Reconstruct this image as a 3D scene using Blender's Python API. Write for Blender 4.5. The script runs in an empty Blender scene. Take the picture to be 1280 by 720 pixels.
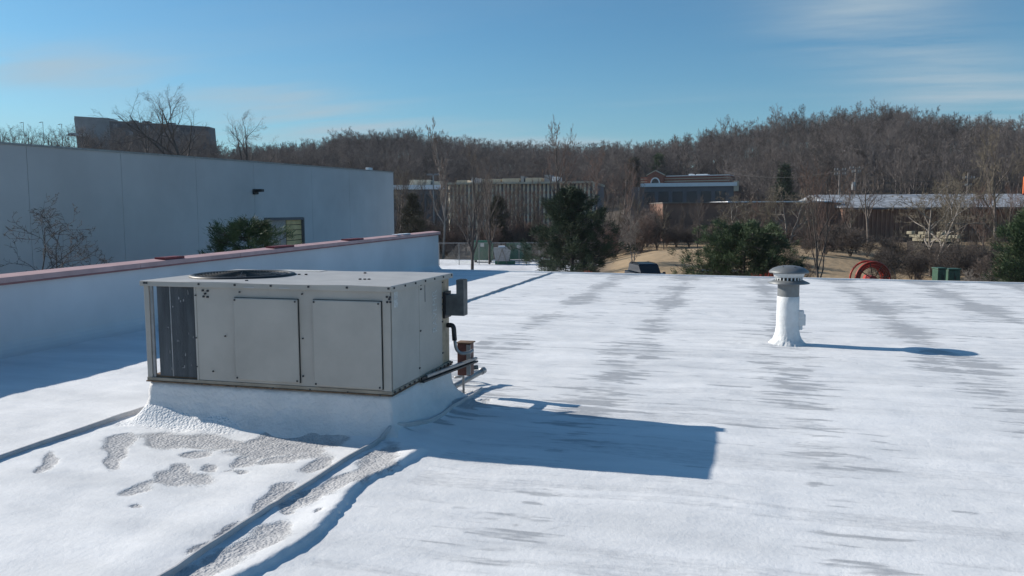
import bpy, bmesh, math, random
import numpy as np
from mathutils import Vector, Matrix
random.seed(7); rng = np.random.default_rng(7)
scene = bpy.context.scene
COL = scene.collection
# ---------------------------------------------------------------- camera
F, YAW, PITCH, ROLL, CZ = 1013.3, 0.27224582, 0.09508165, -0.00393863, 2.0626
cy, sy, cp, sp = math.cos(YAW), math.sin(YAW), math.cos(PITCH), math.sin(PITCH)
FW = Vector((-sy*cp, cy*cp, -sp)); R0 = Vector((cy, sy, 0)); U0 = R0.cross(FW)
RT = math.cos(ROLL)*R0+math.sin(ROLL)*U0; UP = -math.sin(ROLL)*R0+math.cos(ROLL)*U0
CAM = Vector((0, 0, CZ))
cd = bpy.data.cameras.new('camera'); cam = bpy.data.objects.new('camera', cd); COL.objects.link(cam)
cam.matrix_world = Matrix(((RT.x, UP.x, -FW.x, 0), (RT.y, UP.y, -FW.y, 0), (RT.z, UP.z, -FW.z, CZ), (0, 0, 0, 1)))
cd.sensor_width = 36; cd.lens = F/1280*36; cd.clip_end = 9000; cd.clip_start = 0.05
scene.camera = cam
# ---------------------------------------------------------------- light
SUN_AZ, SUN_EL = -0.135, 0.458            # shadows run along SUN_AZ (from +X)
sd = Vector((math.cos(SUN_AZ)*math.cos(SUN_EL), math.sin(SUN_AZ)*math.cos(SUN_EL), -math.sin(SUN_EL)))
ld = bpy.data.lights.new('sun', 'SUN'); ld.energy = 4.8; ld.angle = math.radians(0.5); ld.color = (1.0, .93, .84)
sun = bpy.data.objects.new('sun', ld); COL.objects.link(sun)
sun.rotation_euler = sd.to_track_quat('-Z', 'Y').to_euler()
W = bpy.data.worlds.new('World'); scene.world = W; W.use_nodes = True
nt = W.node_tree; N = nt.nodes; Lk = nt.links
bg = N['Background']; sky = N.new('ShaderNodeTexSky'); sky.sky_type = 'NISHITA'; sky.sun_disc = False
sky.sun_elevation = SUN_EL
sv = -sd                                   # towards the sun
sky.sun_rotation = math.atan2(sv.x, sv.y)
sky.air_density = 1.0; sky.dust_density = 0.4; sky.ozone_density = 3.0; sky.altitude = 100
tc = N.new('ShaderNodeTexCoord')
# thin cirrus: noise in a plane high above, stretched along one wind direction
sep = N.new('ShaderNodeSeparateXYZ'); Lk.new(tc.outputs['Generated'], sep.inputs[0])
def mth(op, a, b=None, c=None, clamp=False):
    n = N.new('ShaderNodeMath'); n.operation = op; n.use_clamp = clamp
    for i, v in enumerate((a, b, c)):
        if v is None: continue
        if isinstance(v, (int, float)): n.inputs[i].default_value = v
        else: Lk.new(v, n.inputs[i])
    return n.outputs[0]
zz = mth('MAXIMUM', mth('ADD', sep.outputs[2], 0.09), 0.03)
cx_ = mth('DIVIDE', sep.outputs[0], zz); cy_ = mth('DIVIDE', sep.outputs[1], zz)
cb = N.new('ShaderNodeCombineXYZ'); Lk.new(cx_, cb.inputs[0]); Lk.new(cy_, cb.inputs[1])
mp = N.new('ShaderNodeMapping'); mp.vector_type = 'POINT'; Lk.new(cb.outputs[0], mp.inputs[0])
mp.inputs['Rotation'].default_value = (0, 0, math.radians(35)); mp.inputs['Scale'].default_value = (0.16, 0.62, 1); mp.inputs['Location'].default_value = (3.1, 1.7, 0)
n1 = N.new('ShaderNodeTexNoise'); n1.inputs['Scale'].default_value = 1.0; n1.inputs['Detail'].default_value = 7; n1.inputs['Roughness'].default_value = .55; n1.inputs['Distortion'].default_value = .6
Lk.new(mp.outputs[0], n1.inputs['Vector'])
mr = N.new('ShaderNodeMapRange'); mr.interpolation_type = 'SMOOTHSTEP'; Lk.new(n1.outputs[0], mr.inputs[0])
mr.inputs[1].default_value = .52; mr.inputs[2].default_value = .80; mr.inputs[3].default_value = 0; mr.inputs[4].default_value = .45
tint = N.new('ShaderNodeMix'); tint.data_type = 'RGBA'; tint.blend_type = 'MULTIPLY'; tint.inputs[0].default_value = 1; Lk.new(sky.outputs[0], tint.inputs[6]); tint.inputs[7].default_value = (.60, 1.0, 1.13, 1)
def band(p, q, w, amt):                    # a wisp of cirrus lying along a great circle
    d0, d1 = RAY(*p), RAY(*q); nn = d0.cross(d1).normalized()
    vd = N.new('ShaderNodeVectorMath'); vd.operation = 'DOT_PRODUCT'; Lk.new(tc.outputs['Generated'], vd.inputs[0]); vd.inputs[1].default_value = nn
    wob_ = mth('ADD', vd.outputs['Value'], mth('MULTIPLY', mth('SUBTRACT', n1.outputs[0], .5), .11))
    e = mth('POWER', 2.718, mth('MULTIPLY', mth('POWER', mth('DIVIDE', mth('ABSOLUTE', wob_), w), 2.0), -1.0))
    return mth('MULTIPLY', e, amt)
RAY = lambda px, py: FW+RT*((px-640)/F)-UP*((py-360)/F)
n2 = N.new('ShaderNodeTexNoise'); n2.inputs['Scale'].default_value = 2.6; n2.inputs['Detail'].default_value = 8; n2.inputs['Roughness'].default_value = .6
Lk.new(mp.outputs[0], n2.inputs['Vector']); fib = mth('MULTIPLY', mth('SUBTRACT', n2.outputs[0], .36), 3.2, clamp=True)
low = mth('MULTIPLY', mth('POWER', 2.718, mth('DIVIDE', mth('MAXIMUM', sep.outputs[2], 0), -.07)), .55)
wsum = mth('MULTIPLY', mth('ADD', band((0, 92), (560, 172), .022, .9), band((1080, 0), (1290, 175), .065, .95)), fib)
tot = mth('ADD', mth('ADD', mth('MULTIPLY', mr.outputs[0], .6), wsum), low, clamp=True)
mx = N.new('ShaderNodeMix'); mx.data_type = 'RGBA'; Lk.new(tot, mx.inputs[0]); Lk.new(tint.outputs[2], mx.inputs[6]); mx.inputs[7].default_value = (4.5, 5.6, 6.4, 1)
Lk.new(mx.outputs[2], bg.inputs[0]); bg.inputs[1].default_value = 0.077
vs = scene.view_settings; vs.view_transform = 'Standard'; vs.look = 'None'; vs.exposure = 0.30; vs.gamma = 1

# ---------------------------------------------------------------- helpers
def ray(px, py): px = float(px); py = float(py); return FW+RT*((px-640)/F)-UP*((py-360)/F)
def atd(px, py, d): return CAM+ray(px, py)*d
def atx(px, py, X): r = ray(px, py); return CAM+r*(X/r.x)
def aty(px, py, Y): r = ray(px, py); return CAM+r*(Y/r.y)
def atz(px, py, z): r = ray(px, py); return CAM+r*((z-CZ)/r.z)
def uv(u, v): return u*cy-v*sy, u*sy+v*cy          # u right, v ahead of the viewer
def pxv(px, v): return uv((px-640)/F*v, v)
def sstep(t): t = np.clip(t, 0, 1); return t*t*(3-2*t)
def tag(o, label=None, cat=None, group=None, kind=None):
    if label: o['label'] = label
    if cat: o['category'] = cat
    if group: o['group'] = group
    if kind: o['kind'] = kind
    return o
def empty(name, loc, label, cat, group=None, rz=0):
    o = bpy.data.objects.new(name, None); COL.objects.link(o); o.location = loc; o.rotation_euler = (0, 0, rz); o.empty_display_size = .2
    return tag(o, label, cat, group)
bpy.context.view_layer.update()
def fin(name, bm, m, parent=None, smooth=False, loc=None):
    """link a bmesh (in world coords) as one object; parent by matrix inverse of the parent's placement"""
    me = bpy.data.meshes.new(name)
    if parent is not None:
        M = Matrix.Translation(parent.location) @ Matrix.Rotation(parent.rotation_euler.z, 4, 'Z')
        if parent.parent is not None: M = wmat(parent)
        bm.transform(M.inverted())
        if M.determinant() < 0: pass
    elif loc is not None: bm.transform(Matrix.Translation(-Vector(loc)))
    bmesh.ops.recalc_face_normals(bm, faces=bm.faces)
    bm.to_mesh(me); bm.free()
    if smooth: me.polygons.foreach_set('use_smooth', [True]*len(me.polygons))
    if m: me.materials.append(m)
    o = bpy.data.objects.new(name, me); COL.objects.link(o)
    if parent is not None: o.parent = parent
    elif loc is not None: o.location = loc
    return o
def wmat(o):
    M = Matrix.Translation(o.location) @ o.rotation_euler.to_matrix().to_4x4()
    return M if o.parent is None else wmat(o.parent) @ M
def box(bm, x0, x1, y0, y1, z0, z1, bev=0, M=None):
    r = bmesh.ops.create_cube(bm, size=1)
    vs_ = r['verts']
    for v in vs_: v.co = Vector(((x0+x1)/2+v.co.x*(x1-x0), (y0+y1)/2+v.co.y*(y1-y0), (z0+z1)/2+v.co.z*(z1-z0)))
    if bev:
        e = list({e for v in vs_ for e in v.link_edges})
        rr = bmesh.ops.bevel(bm, geom=e, offset=bev, segments=2, profile=.5, affect='EDGES')
        vs_ = list({v for f in rr['faces'] for v in f.verts} | {v for v in vs_ if v.is_valid})
    if M is not None:
        for v in vs_: v.co = M @ v.co
    return bm
def tube(bm, pts, r, n=10, cap=True, bend=0):
    pts = [Vector(p) for p in pts]; rs = r if isinstance(r, (list, tuple)) else [r]*len(pts)
    if bend:                                          # round the corners
        q = [pts[0]]; qr = [rs[0]]
        for i in range(1, len(pts)-1):
            a, b, c = pts[i-1], pts[i], pts[i+1]
            d0 = min(bend, (a-b).length*.45); d1 = min(bend, (c-b).length*.45)
            p0 = b+(a-b).normalized()*d0; p1 = b+(c-b).normalized()*d1
            for k in range(6):
                t = k/5; q.append(p0*(1-t)**2+b*2*t*(1-t)+p1*t*t); qr.append(rs[i])
        q.append(pts[-1]); qr.append(rs[-1]); pts, rs = q, qr
    rings = []; prev = None
    for i, p in enumerate(pts):
        t = (pts[min(i+1, len(pts)-1)]-pts[max(i-1, 0)]).normalized()
        if prev is None: a = t.orthogonal().normalized()
        else: a = (prev-t*prev.dot(t)).normalized()
        prev = a; b = t.cross(a)
        rings.append([bm.verts.new(p+(a*math.cos(2*math.pi*k/n)+b*math.sin(2*math.pi*k/n))*rs[i]) for k in range(n)])
    for i in range(len(rings)-1):
        for k in range(n): bm.faces.new((rings[i][k], rings[i][(k+1) % n], rings[i+1][(k+1) % n], rings[i+1][k]))
    if cap: bm.faces.new(rings[0]); bm.faces.new(rings[-1])
    return bm
def lathe(bm, prof, c, n=32, wob=0, seed=0):
    c = Vector(c); rings = []
    rr = random.Random(seed)
    for j, (r, z) in enumerate(prof):
        if r <= 0: rings.append([bm.verts.new(c+Vector((0, 0, z)))]); continue
        rings.append([bm.verts.new(c+Vector((math.cos(2*math.pi*k/n), math.sin(2*math.pi*k/n), 0))*(r+(rr.uniform(-wob, wob) if wob else 0))+Vector((0, 0, z))) for k in range(n)])
    for a, b in zip(rings, rings[1:]):
        for k in range(n):
            k2 = (k+1) % n
            if len(a) == 1 and len(b) == 1: continue
            if len(a) == 1: bm.faces.new((a[0], b[k], b[k2]))
            elif len(b) == 1: bm.faces.new((a[k], a[k2], b[0]))
            else: bm.faces.new((a[k], a[k2], b[k2], b[k]))
    return bm
def prism(bm, poly, ax, a0, a1):
    """poly = 2D points; extruded along axis ax ('x','y','z') from a0 to a1"""
    def P(p, a): return Vector({'x': (a, p[0], p[1]), 'y': (p[0], a, p[1]), 'z': (p[0], p[1], a)}[ax])
    lo = [bm.verts.new(P(p, a0)) for p in poly]; hi = [bm.verts.new(P(p, a1)) for p in poly]
    bm.faces.new(lo); bm.faces.new(hi[::-1])
    for i in range(len(poly)): j = (i+1) % len(poly); bm.faces.new((lo[i], lo[j], hi[j], hi[i]))
    return bm
NB = bmesh.new
def mesh_np(name, co, faces, m, parent=None, smooth=False):
    me = bpy.data.meshes.new(name); co = np.asarray(co, np.float32); faces = np.asarray(faces, np.int32)
    k = faces.shape[1]; me.vertices.add(len(co)); me.vertices.foreach_set('co', co.ravel())
    me.loops.add(faces.size); me.loops.foreach_set('vertex_index', faces.ravel())
    me.polygons.add(len(faces)); me.polygons.foreach_set('loop_start', np.arange(len(faces), dtype=np.int32)*k)
    me.polygons.foreach_set('use_smooth', np.full(len(faces), smooth))
    me.update(calc_edges=True)
    if m: me.materials.append(m)
    return me
def dup(root, loc, rz=0, sc=1, label=None, group=None, cat=None):
    r = root.copy(); COL.objects.link(r); r.location = loc; r.rotation_euler = (0, 0, rz); r.scale = (sc, sc, sc) if not isinstance(sc, tuple) else sc
    if label: r['label'] = label
    if group: r['group'] = group
    if cat: r['category'] = cat
    for ch in root.children:
        c = ch.copy(); COL.objects.link(c); c.parent = r
        for g in ch.children:
            d = g.copy(); COL.objects.link(d); d.parent = c
    return r
# numpy gradient-ish value noise
def vnoise(x, y, seed=0):
    x = np.asarray(x, float); y = np.asarray(y, float)
    xi = np.floor(x).astype(np.int64); yi = np.floor(y).astype(np.int64); fx = x-xi; fy = y-yi
    def h(a, b):
        n = (a*374761393+b*668265263+seed*1442695041) & 0xffffffff
        n = ((n ^ (n >> 13))*1274126177) & 0xffffffff
        return ((n ^ (n >> 16)) & 0xffff)/65535.
    sx = fx*fx*fx*(fx*(fx*6-15)+10); sy_ = fy*fy*fy*(fy*(fy*6-15)+10)
    a = h(xi, yi); b = h(xi+1, yi); c = h(xi, yi+1); d = h(xi+1, yi+1)
    return (a*(1-sx)+b*sx)*(1-sy_)+(c*(1-sx)+d*sx)*sy_
def fbm(x, y, oct=4, seed=0, g=.5):
    s = 0; a = 1; t = 0
    for i in range(oct): s = s+a*vnoise(x*2**i+i*17.3, y*2**i-i*9.1, seed+i); t += a; a *= g
    return s/t
# ---------------------------------------------------------------- materials
def mat(name, col, rough=.6, var=.0, vscale=3, metal=0, bump=0, bscale=20, obj_rand=0, col2=None, spec=.5, stretch=None):
    m = bpy.data.materials.new(name); m.use_nodes = True; t = m.node_tree; n = t.nodes; l = t.links
    b = n['Principled BSDF']; b.inputs['Base Color'].default_value = (*col, 1); b.inputs['Roughness'].default_value = rough; b.inputs['Metallic'].default_value = metal
    b.inputs['Specular IOR Level'].default_value = spec
    g = n.new('ShaderNodeTexCoord'); vec = g.outputs['Object']
    if stretch:
        q = n.new('ShaderNodeMapping'); q.inputs['Scale'].default_value = stretch; l.new(vec, q.inputs[0]); vec = q.outputs[0]
    if var or col2:
        no = n.new('ShaderNodeTexNoise'); no.inputs['Scale'].default_value = vscale; no.inputs['Detail'].default_value = 6; no.inputs['Roughness'].default_value = .6
        l.new(vec, no.inputs['Vector'])
        r = n.new('ShaderNodeValToRGB'); l.new(no.outputs[0], r.inputs[0])
        c2 = col2 or tuple(c*(1-var) for c in col); c1 = col if col2 else tuple(min(1, c*(1+var)) for c in col)
        r.color_ramp.elements[0].position = .33; r.color_ramp.elements[1].position = .67
        r.color_ramp.elements[0].color = (*c2, 1); r.color_ramp.elements[1].color = (*c1, 1)
        out = r.outputs[0]
    else: out = None
    if obj_rand:
        oi = n.new('ShaderNodeObjectInfo'); mm = n.new('ShaderNodeMapRange'); l.new(oi.outputs['Random'], mm.inputs[0]); mm.inputs[3].default_value = 1-obj_rand; mm.inputs[4].default_value = 1+obj_rand
        hs = n.new('ShaderNodeHueSaturation'); l.new(mm.outputs[0], hs.inputs['Value'])
        if out: l.new(out, hs.inputs['Color'])
        else: hs.inputs['Color'].default_value = (*col, 1)
        out = hs.outputs[0]
    if out: l.new(out, b.inputs['Base Color'])
    if bump:
        nb = n.new('ShaderNodeTexNoise'); nb.inputs['Scale'].default_value = bscale; nb.inputs['Detail'].default_value = 5; l.new(vec, nb.inputs['Vector'])
        bu = n.new('ShaderNodeBump'); bu.inputs['Strength'].default_value = .8; bu.inputs['Distance'].default_value = bump; l.new(nb.outputs[0], bu.inputs['Height']); l.new(bu.outputs[0], b.inputs['Normal'])
    return m
M = {}
M['cab'] = mat('cabinet_paint', (.42, .385, .34), .55, .09, 2.2, bump=.0015, bscale=6)
M['cab_top'] = mat('lid_paint', (.42, .405, .385), .5, .12, 3, bump=.002, bscale=5)
M['rust'] = mat('rusty_metal', (.16, .10, .06), .8, .5, 14, bump=.003, bscale=60)
M['basec'] = mat('stained_base_paint', (.30, .255, .20), .6, .22, 5)
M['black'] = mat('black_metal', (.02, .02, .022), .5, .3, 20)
M['screw'] = mat('dark_screw', (.03, .03, .035), .5)
M['fin'] = mat('coil_fins', (.30, .32, .34), .6, col2=(.10, .11, .12), vscale=5, metal=.3, bump=.004, bscale=60, stretch=(1, 1, .12))
M['galv'] = mat('galvanised', (.30, .30, .30), .45, .2, 8, metal=.5)
M['flue'] = mat('flue_metal', (.12, .12, .115), .6, .35, 9, metal=.2)
M['beige'] = mat('beige_post', (.42, .33, .23), .6, .3, 9)
M['redbox'] = mat('red_brown_box', (.10, .035, .028), .6, .35, 12)
M['curbp'] = mat('coated_curb', (.66, .66, .66), .6, .06, 4, bump=.02, bscale=16)
M['wall'] = mat('painted_concrete', (.50, .50, .50), .85, .09, .35, bump=.004, bscale=8)
M['par'] = mat('parapet_coating', (.60, .60, .62), .7, .09, .5, bump=.006, bscale=5)
M['coping'] = mat('pink_coping', (.50, .32, .31), .6, .15, 2)
M['dripc'] = mat('drip_red', (.28, .12, .12), .6, .2, 5)
M['copred'] = mat('red_coping', (.16, .02, .028), .6, .2, 5)
M['white'] = mat('white_paint', (.78, .79, .8), .6, .05, 1)
M['snow_s'] = mat('snow_plain', (.8, .82, .85), .8, .03, 3, bump=.01, bscale=6)
M['bark'] = mat('grey_bark', (.15, .125, .11), .9, .3, 2, obj_rand=.35)
M['bark_d'] = mat('dark_bark', (.07, .058, .052), .9, .3, 2, obj_rand=.3)
M['bark_p'] = mat('pale_bark', (.25, .22, .195), .9, .3, 1.5, obj_rand=.15)
M['twig'] = mat('brown_twigs', (.115, .092, .08), .9, .3, .6, obj_rand=.35)
M['twig_r'] = mat('reddish_twigs', (.16, .105, .085), .9, .3, .6, obj_rand=.2)
M['twig_o'] = mat('olive_twigs', (.16, .135, .10), .9, .3, .6, obj_rand=.2)
M['wood'] = mat('far_twigs', (.125, .108, .102), .9, .25, .25, obj_rand=.55)
M['leafd'] = mat('dead_leaves', (.14, .055, .03), .8, .3, 4)
M['needle'] = mat('pine_needles', (.065, .10, .045), .7, .45, 1.3, spec=.3)
M['needle_d'] = mat('dark_needles', (.036, .058, .03), .7, .4, 1.2, spec=.3)
M['needle_b'] = mat('brownish_needles', (.06, .055, .035), .8, .4, 1.2, spec=.3)
M['brick'] = mat('red_brick', (.26, .10, .065), .85, .2, 2)
M['brick_b'] = mat('brown_brick', (.22, .125, .09), .85, .2, .6)
M['tan'] = mat('tan_concrete', (.50, .44, .34), .85, .12, .5)
M['tanl'] = mat('pale_precast', (.78, .70, .56), .85, .1, .5)
M['dark'] = mat('dark_glass', (.03, .035, .045), .25, .3, .5)
M['hwin'] = mat('far_window', (.065, .072, .085), .5)
M['dwall'] = mat('dark_facade', (.11, .115, .13), .6, .15, .4)
M['gwall'] = mat('grey_facade', (.25, .25, .255), .7, .15, .3)
M['green'] = mat('green_paint', (.015, .11, .06), .5, .25, 3)
M['pgreen'] = mat('pale_green_paint', (.035, .09, .06), .5, .2, 3)
M['orange'] = mat('orange_paint', (.75, .16, .04), .5, .1, 3)
M['redor'] = mat('orange_red_hose', (.42, .045, .025), .5, .2, 5)
M['car'] = mat('dark_car_paint', (.012, .02, .035), .22); M['glass'] = mat('car_glass', (.02, .025, .03), .06)
M['silver'] = mat('silver_car_paint', (.45, .47, .5), .3); M['rubber'] = mat('rubber', (.02, .02, .02), .8)
M['pole'] = mat('weathered_pole', (.20, .17, .15), .9, .2, 3)
M['stone'] = mat('limestone', (.40, .35, .25), .9, .2, 1.5, bump=.03, bscale=3)
M['slat'] = mat('yellow_slat', (.62, .45, .21), .6, .15, 3)
M['faded'] = mat('faded_white_print', (.50, .50, .48), .7, .25, 30)
M['vent'] = mat('vent_metal', (.17, .18, .185), .5, .12, 9, metal=.25)
M['ventw'] = mat('vent_white', (.62, .64, .65), .6, .08, 12, bump=.006, bscale=25)

def roof_material():
    m = bpy.data.materials.new('snow_and_foam'); m.use_nodes = True; t = m.node_tree; n = t.nodes; l = t.links
    b = n['Principled BSDF']; b.inputs['Roughness'].default_value = .75; b.inputs['Specular IOR Level'].default_value = .25
    g = n.new('ShaderNodeTexCoord')
    at = n.new('ShaderNodeAttribute'); at.attribute_name = 'bare'; ath = n.new('ShaderNodeAttribute'); ath.attribute_name = 'thin'; aro = n.new('ShaderNodeAttribute'); aro.attribute_name = 'rough'
    def noise(sc, det=5, ro=.6, st=None):
        q = n.new('ShaderNodeTexNoise'); q.inputs['Scale'].default_value = sc; q.inputs['Detail'].default_value = det; q.inputs['Roughness'].default_value = ro
        if st:
            mm = n.new('ShaderNodeMapping'); mm.inputs['Scale'].default_value = st; l.new(g.outputs['Object'], mm.inputs[0]); l.new(mm.outputs[0], q.inputs['Vector'])
        else: l.new(g.outputs['Object'], q.inputs['Vector'])
        return q.outputs[0]
    def M2(op, a, bb, cl=False):
        q = n.new('ShaderNodeMath'); q.operation = op; q.use_clamp = cl
        for i, v in enumerate((a, bb)):
            if isinstance(v, (int, float)): q.inputs[i].default_value = v
            else: l.new(v, q.inputs[i])
        return q.outputs[0]
    fine = noise(55, 4, .6)
    # bare mask: mesh attribute broken up by grain
    k = M2('ADD', at.outputs['Fac'], M2('MULTIPLY', M2('SUBTRACT', fine, .5), .85))
    mr = n.new('ShaderNodeMapRange'); mr.interpolation_type = 'SMOOTHSTEP'; l.new(k, mr.inputs[0]); mr.inputs[1].default_value = .22; mr.inputs[2].default_value = .70
    bare = mr.outputs[0]
    # thin snow: large scale tone
    tone = n.new('ShaderNodeValToRGB'); l.new(noise(1.1, 6, .6, (.45, 1.5, 1)), tone.inputs[0])
    tone.color_ramp.elements[0].position = .3; tone.color_ramp.elements[1].position = .62
    tone.color_ramp.elements[0].color = (.64, .655, .67, 1); tone.color_ramp.elements[1].color = (.80, .81, .82, 1)
    foam = n.new('ShaderNodeValToRGB'); l.new(noise(9, 5, .6), foam.inputs[0])
    foam.color_ramp.elements[0].position = .3; foam.color_ramp.elements[1].position = .7
    foam.color_ramp.elements[0].color = (.37, .375, .39, 1); foam.color_ramp.elements[1].color = (.56, .56, .565, 1)
    mx = n.new('ShaderNodeMix'); mx.data_type = 'RGBA'; l.new(bare, mx.inputs[0]); l.new(foam.outputs[0], mx.inputs[7])
    kt = M2('ADD', ath.outputs['Fac'], M2('MULTIPLY', M2('SUBTRACT', noise(18, 5, .65, (.45, 1.5, 1)), .5), 1.0)); tr = n.new('ShaderNodeMapRange'); tr.interpolation_type = 'SMOOTHSTEP'; l.new(kt, tr.inputs[0]); tr.inputs[1].default_value = .15; tr.inputs[2].default_value = 1.0
    mt = n.new('ShaderNodeMix'); mt.data_type = 'RGBA'; l.new(tr.outputs[0], mt.inputs[0]); l.new(tone.outputs[0], mt.inputs[6]); mt.inputs[7].default_value = (.40, .415, .435, 1); l.new(mt.outputs[2], mx.inputs[6])
    l.new(mx.outputs[2], b.inputs['Base Color'])
    vo = n.new('ShaderNodeTexVoronoi'); vo.inputs['Scale'].default_value = 44; vo.feature = 'SMOOTH_F1'; l.new(g.outputs['Object'], vo.inputs['Vector'])
    hs = M2('MULTIPLY', noise(22, 6, .65), .006); hs2 = M2('MULTIPLY', noise(150, 3, .6), .0016)
    snowh = M2('ADD', M2('ADD', hs, hs2), .008)
    foamh = M2('ADD', M2('MULTIPLY', vo.outputs['Distance'], -.016), M2('MULTIPLY', noise(70, 3), .009))
    mh = n.new('ShaderNodeMix'); mh.data_type = 'FLOAT'; l.new(M2('MAXIMUM', bare, aro.outputs['Fac']), mh.inputs[0]); l.new(snowh, mh.inputs[2]); l.new(foamh, mh.inputs[3])
    bu = n.new('ShaderNodeBump'); bu.inputs['Strength'].default_value = .75; bu.inputs['Distance'].default_value = 1.0; l.new(mh.outputs[0], bu.inputs['Height']); l.new(bu.outputs[0], b.inputs['Normal'])
    return m
M['roof'] = roof_material()

# ================================================================ THE ROOF
CX0, CX1, CY0, CY1 = -5.585, -2.98, 6.626, 8.195        # cabinet footprint
SZ = 0.40                                                # top of the curb
def far_edge(x): return 26.54+(x+9.72)*(25.17-26.54)/(7.59+9.72)
VX, VY = 0.759, 13.10
def grid_axis(parts):
    out = []
    for a, b, s in parts:
        k = max(1, int(round((b-a)/s))); out += list(np.linspace(a, b, k, endpoint=False))
    out.append(parts[-1][1]); return np.array(out)
gx = grid_axis([(-10.35, -8, .06), (-8, 4, .027), (4, 10, .045), (10, 22, .6)])
gt = grid_axis([(-9, 2.8, .4), (2.8, 9, .024), (9, 14, .035), (14, 26, .055)])    # scaled so that 26 -> far edge
X, T_ = np.meshgrid(gx, gt)
Y = np.where(T_ > 14, 14+(T_-14)*((far_edge(X)-14)/12), T_)
# pixel-sized patches are laid out on the roof in metres
def proj(X, Y, Z):
    dx, dy, dz = X, Y, Z-CZ
    zz_ = dx*FW.x+dy*FW.y+dz*FW.z; zz_ = np.where(zz_ < .3, .3, zz_)
    return 640+F*(dx*RT.x+dy*RT.y+dz*RT.z)/zz_, 360-F*(dx*UP.x+dy*UP.y+dz*UP.z)/zz_
def patch(cx, cy__, rx, ry, ang=0):
    """ellipse on the roof, given where it shows; converted to a roof-plane ellipse"""
    c = atz(cx, cy__, 0); a = atz(cx+rx*math.cos(ang), cy__+rx*math.sin(ang), 0)-c; b = atz(cx-ry*math.sin(ang), cy__+ry*math.cos(ang), 0)-c
    A = np.array([[a.x, b.x], [a.y, b.y]]); I = np.linalg.inv(A)
    dx = XW-c.x; dy = YW-c.y
    p = I[0, 0]*dx+I[0, 1]*dy; q = I[1, 0]*dx+I[1, 1]*dy
    return 1-np.sqrt(p*p+q*q)
wx = (fbm(X*3, Y*3, 4, 31)-.5); XW = X+.16*(fbm(X*2.6, Y*2.8, 4, 33)-.5)*np.clip(Y/6, 1, 3); YW = Y+.12*(fbm(X*1.9, Y*2.2, 4, 34)-.5)*np.clip(Y/6, 1, 3); edge = (fbm(X*7, Y*7, 4, 32)-.5)
bare = np.zeros_like(X); thin = np.zeros_like(X)
R = math.radians
for pr in [(215, 551, 30, 9, 0), (255, 552, 42, 9, .05), (345, 558, 62, 13, .02), (375, 563, 36, 11, .1), (312, 575, 26, 7, -.25), (352, 574, 24, 6, -.1),
           (225, 597, 32, 9, .05), (221, 590, 10, 12, .3), (173, 608, 22, 7, -.35), (258, 582, 11, 4, 0), (302, 589, 8, 2.5, 0), (243, 567, 12, 4, 0),
           (150, 553, 17, 8, -.25), (148, 565, 8, 14, .3), (140, 580, 10, 8, -.2), (62, 578, 8, 16, .35), (55, 588, 9, 6, -.2), (175, 633, 6, 2, 0),
           (372, 562, 26, 12, .05), (400, 582, 24, 6, -.35), (405, 552, 32, 8, -.05), (350, 546, 30, 5, 0),
           (350, 617, 26, 9, -.45), (330, 633, 18, 8, -.6), (283, 665, 22, 6, -.5), (250, 684, 20, 4, -.6),
           (480, 574, 24, 14, -.25), (455, 590, 26, 11, -.5), (420, 606, 26, 11, -.55), (390, 622, 26, 10, -.5), (365, 634, 22, 8, -.3), (355, 642, 10, 4, 0),
           (335, 663, 28, 11, -.15), (310, 680, 34, 15, -.45), (275, 703, 34, 18, -.55), (240, 724, 40, 18, -.5), (396, 644, 6, 3, -.6),
           (678, 618, 32, 6, .12), (700, 600, 24, 4, .2), (668, 630, 13, 5, 0), (690, 702, 26, 8, .1), (660, 672, 14, 7, .5), (700, 672, 8, 6, .5), (650, 655, 10, 5, 0),
           (985, 459, 25, 6, 0), (977, 477, 16, 6, .2), (960, 462, 12, 5, 0), (925, 428, 26, 6, 0), (948, 422, 20, 4, .05),
           (1130, 600, 45, 5, .08), (1045, 583, 18, 3, .1), (1100, 553, 30, 6, .12), (1200, 641, 24, 4, .08), (1210, 672, 30, 6, .1), (1100, 688, 32, 9, .2), (1035, 629, 14, 3, .1), (1130, 716, 40, 7, 0), (1022, 605, 16, 3, 0), (1055, 606, 18, 4, .1), (1225, 710, 30, 6, .1),
           (895, 349, 34, 3.5, .03), (848, 347, 30, 2.5, 0), (745, 344, 22, 2.5, 0), (955, 352, 24, 2, .02), (670, 343, 18, 2.5, .0), (700, 346, 20, 1.8, 0),
           (838, 363, 22, 8, -.2), (760, 358, 18, 4, -.3), (1085, 352, 30, 3, 0), (1110, 392, 40, 9, .12), (1125, 408, 34, 7, .15), (1100, 376, 36, 5, .1), (1080, 362, 26, 4, 0), (1150, 430, 24, 4, .1),
           (1180, 371, 30, 6, .2), (1230, 385, 36, 5, .2), (1195, 358, 24, 3, .1),
           (580, 468, 40, 12, -.3), (600, 500, 46, 16, -.2), (575, 482, 26, 12, -.5), (548, 515, 46, 14, -.35), (520, 530, 40, 12, -.5), (620, 472, 20, 6, -.1)]:
    w = .9 if pr[2]/pr[3] > 5 else .55
    pp = patch(*pr); left = pr[0] < 500; val = np.clip(.44+pp*1.1+wx*w*1.3+edge*.8+(fbm(X*14, Y*14, 3, 39)-.5)*.35, 0, 1)*(pp > -.8)
    if left: bare = np.maximum(bare, val); thin = np.maximum(thin, np.clip((pp+.55+edge*1.2+wx)*.75, 0, .42)*(pp > -.8))
    else: thin = np.maximum(thin, np.clip((fbm(X*1.1+wx, Y*(15 if pr[1] < 540 else 9)+X*.8, 4, 36)-.58+.16*pp+.25*wx)*6, 0, .8)*np.clip((pp+.7)*3, 0, 1))
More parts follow.
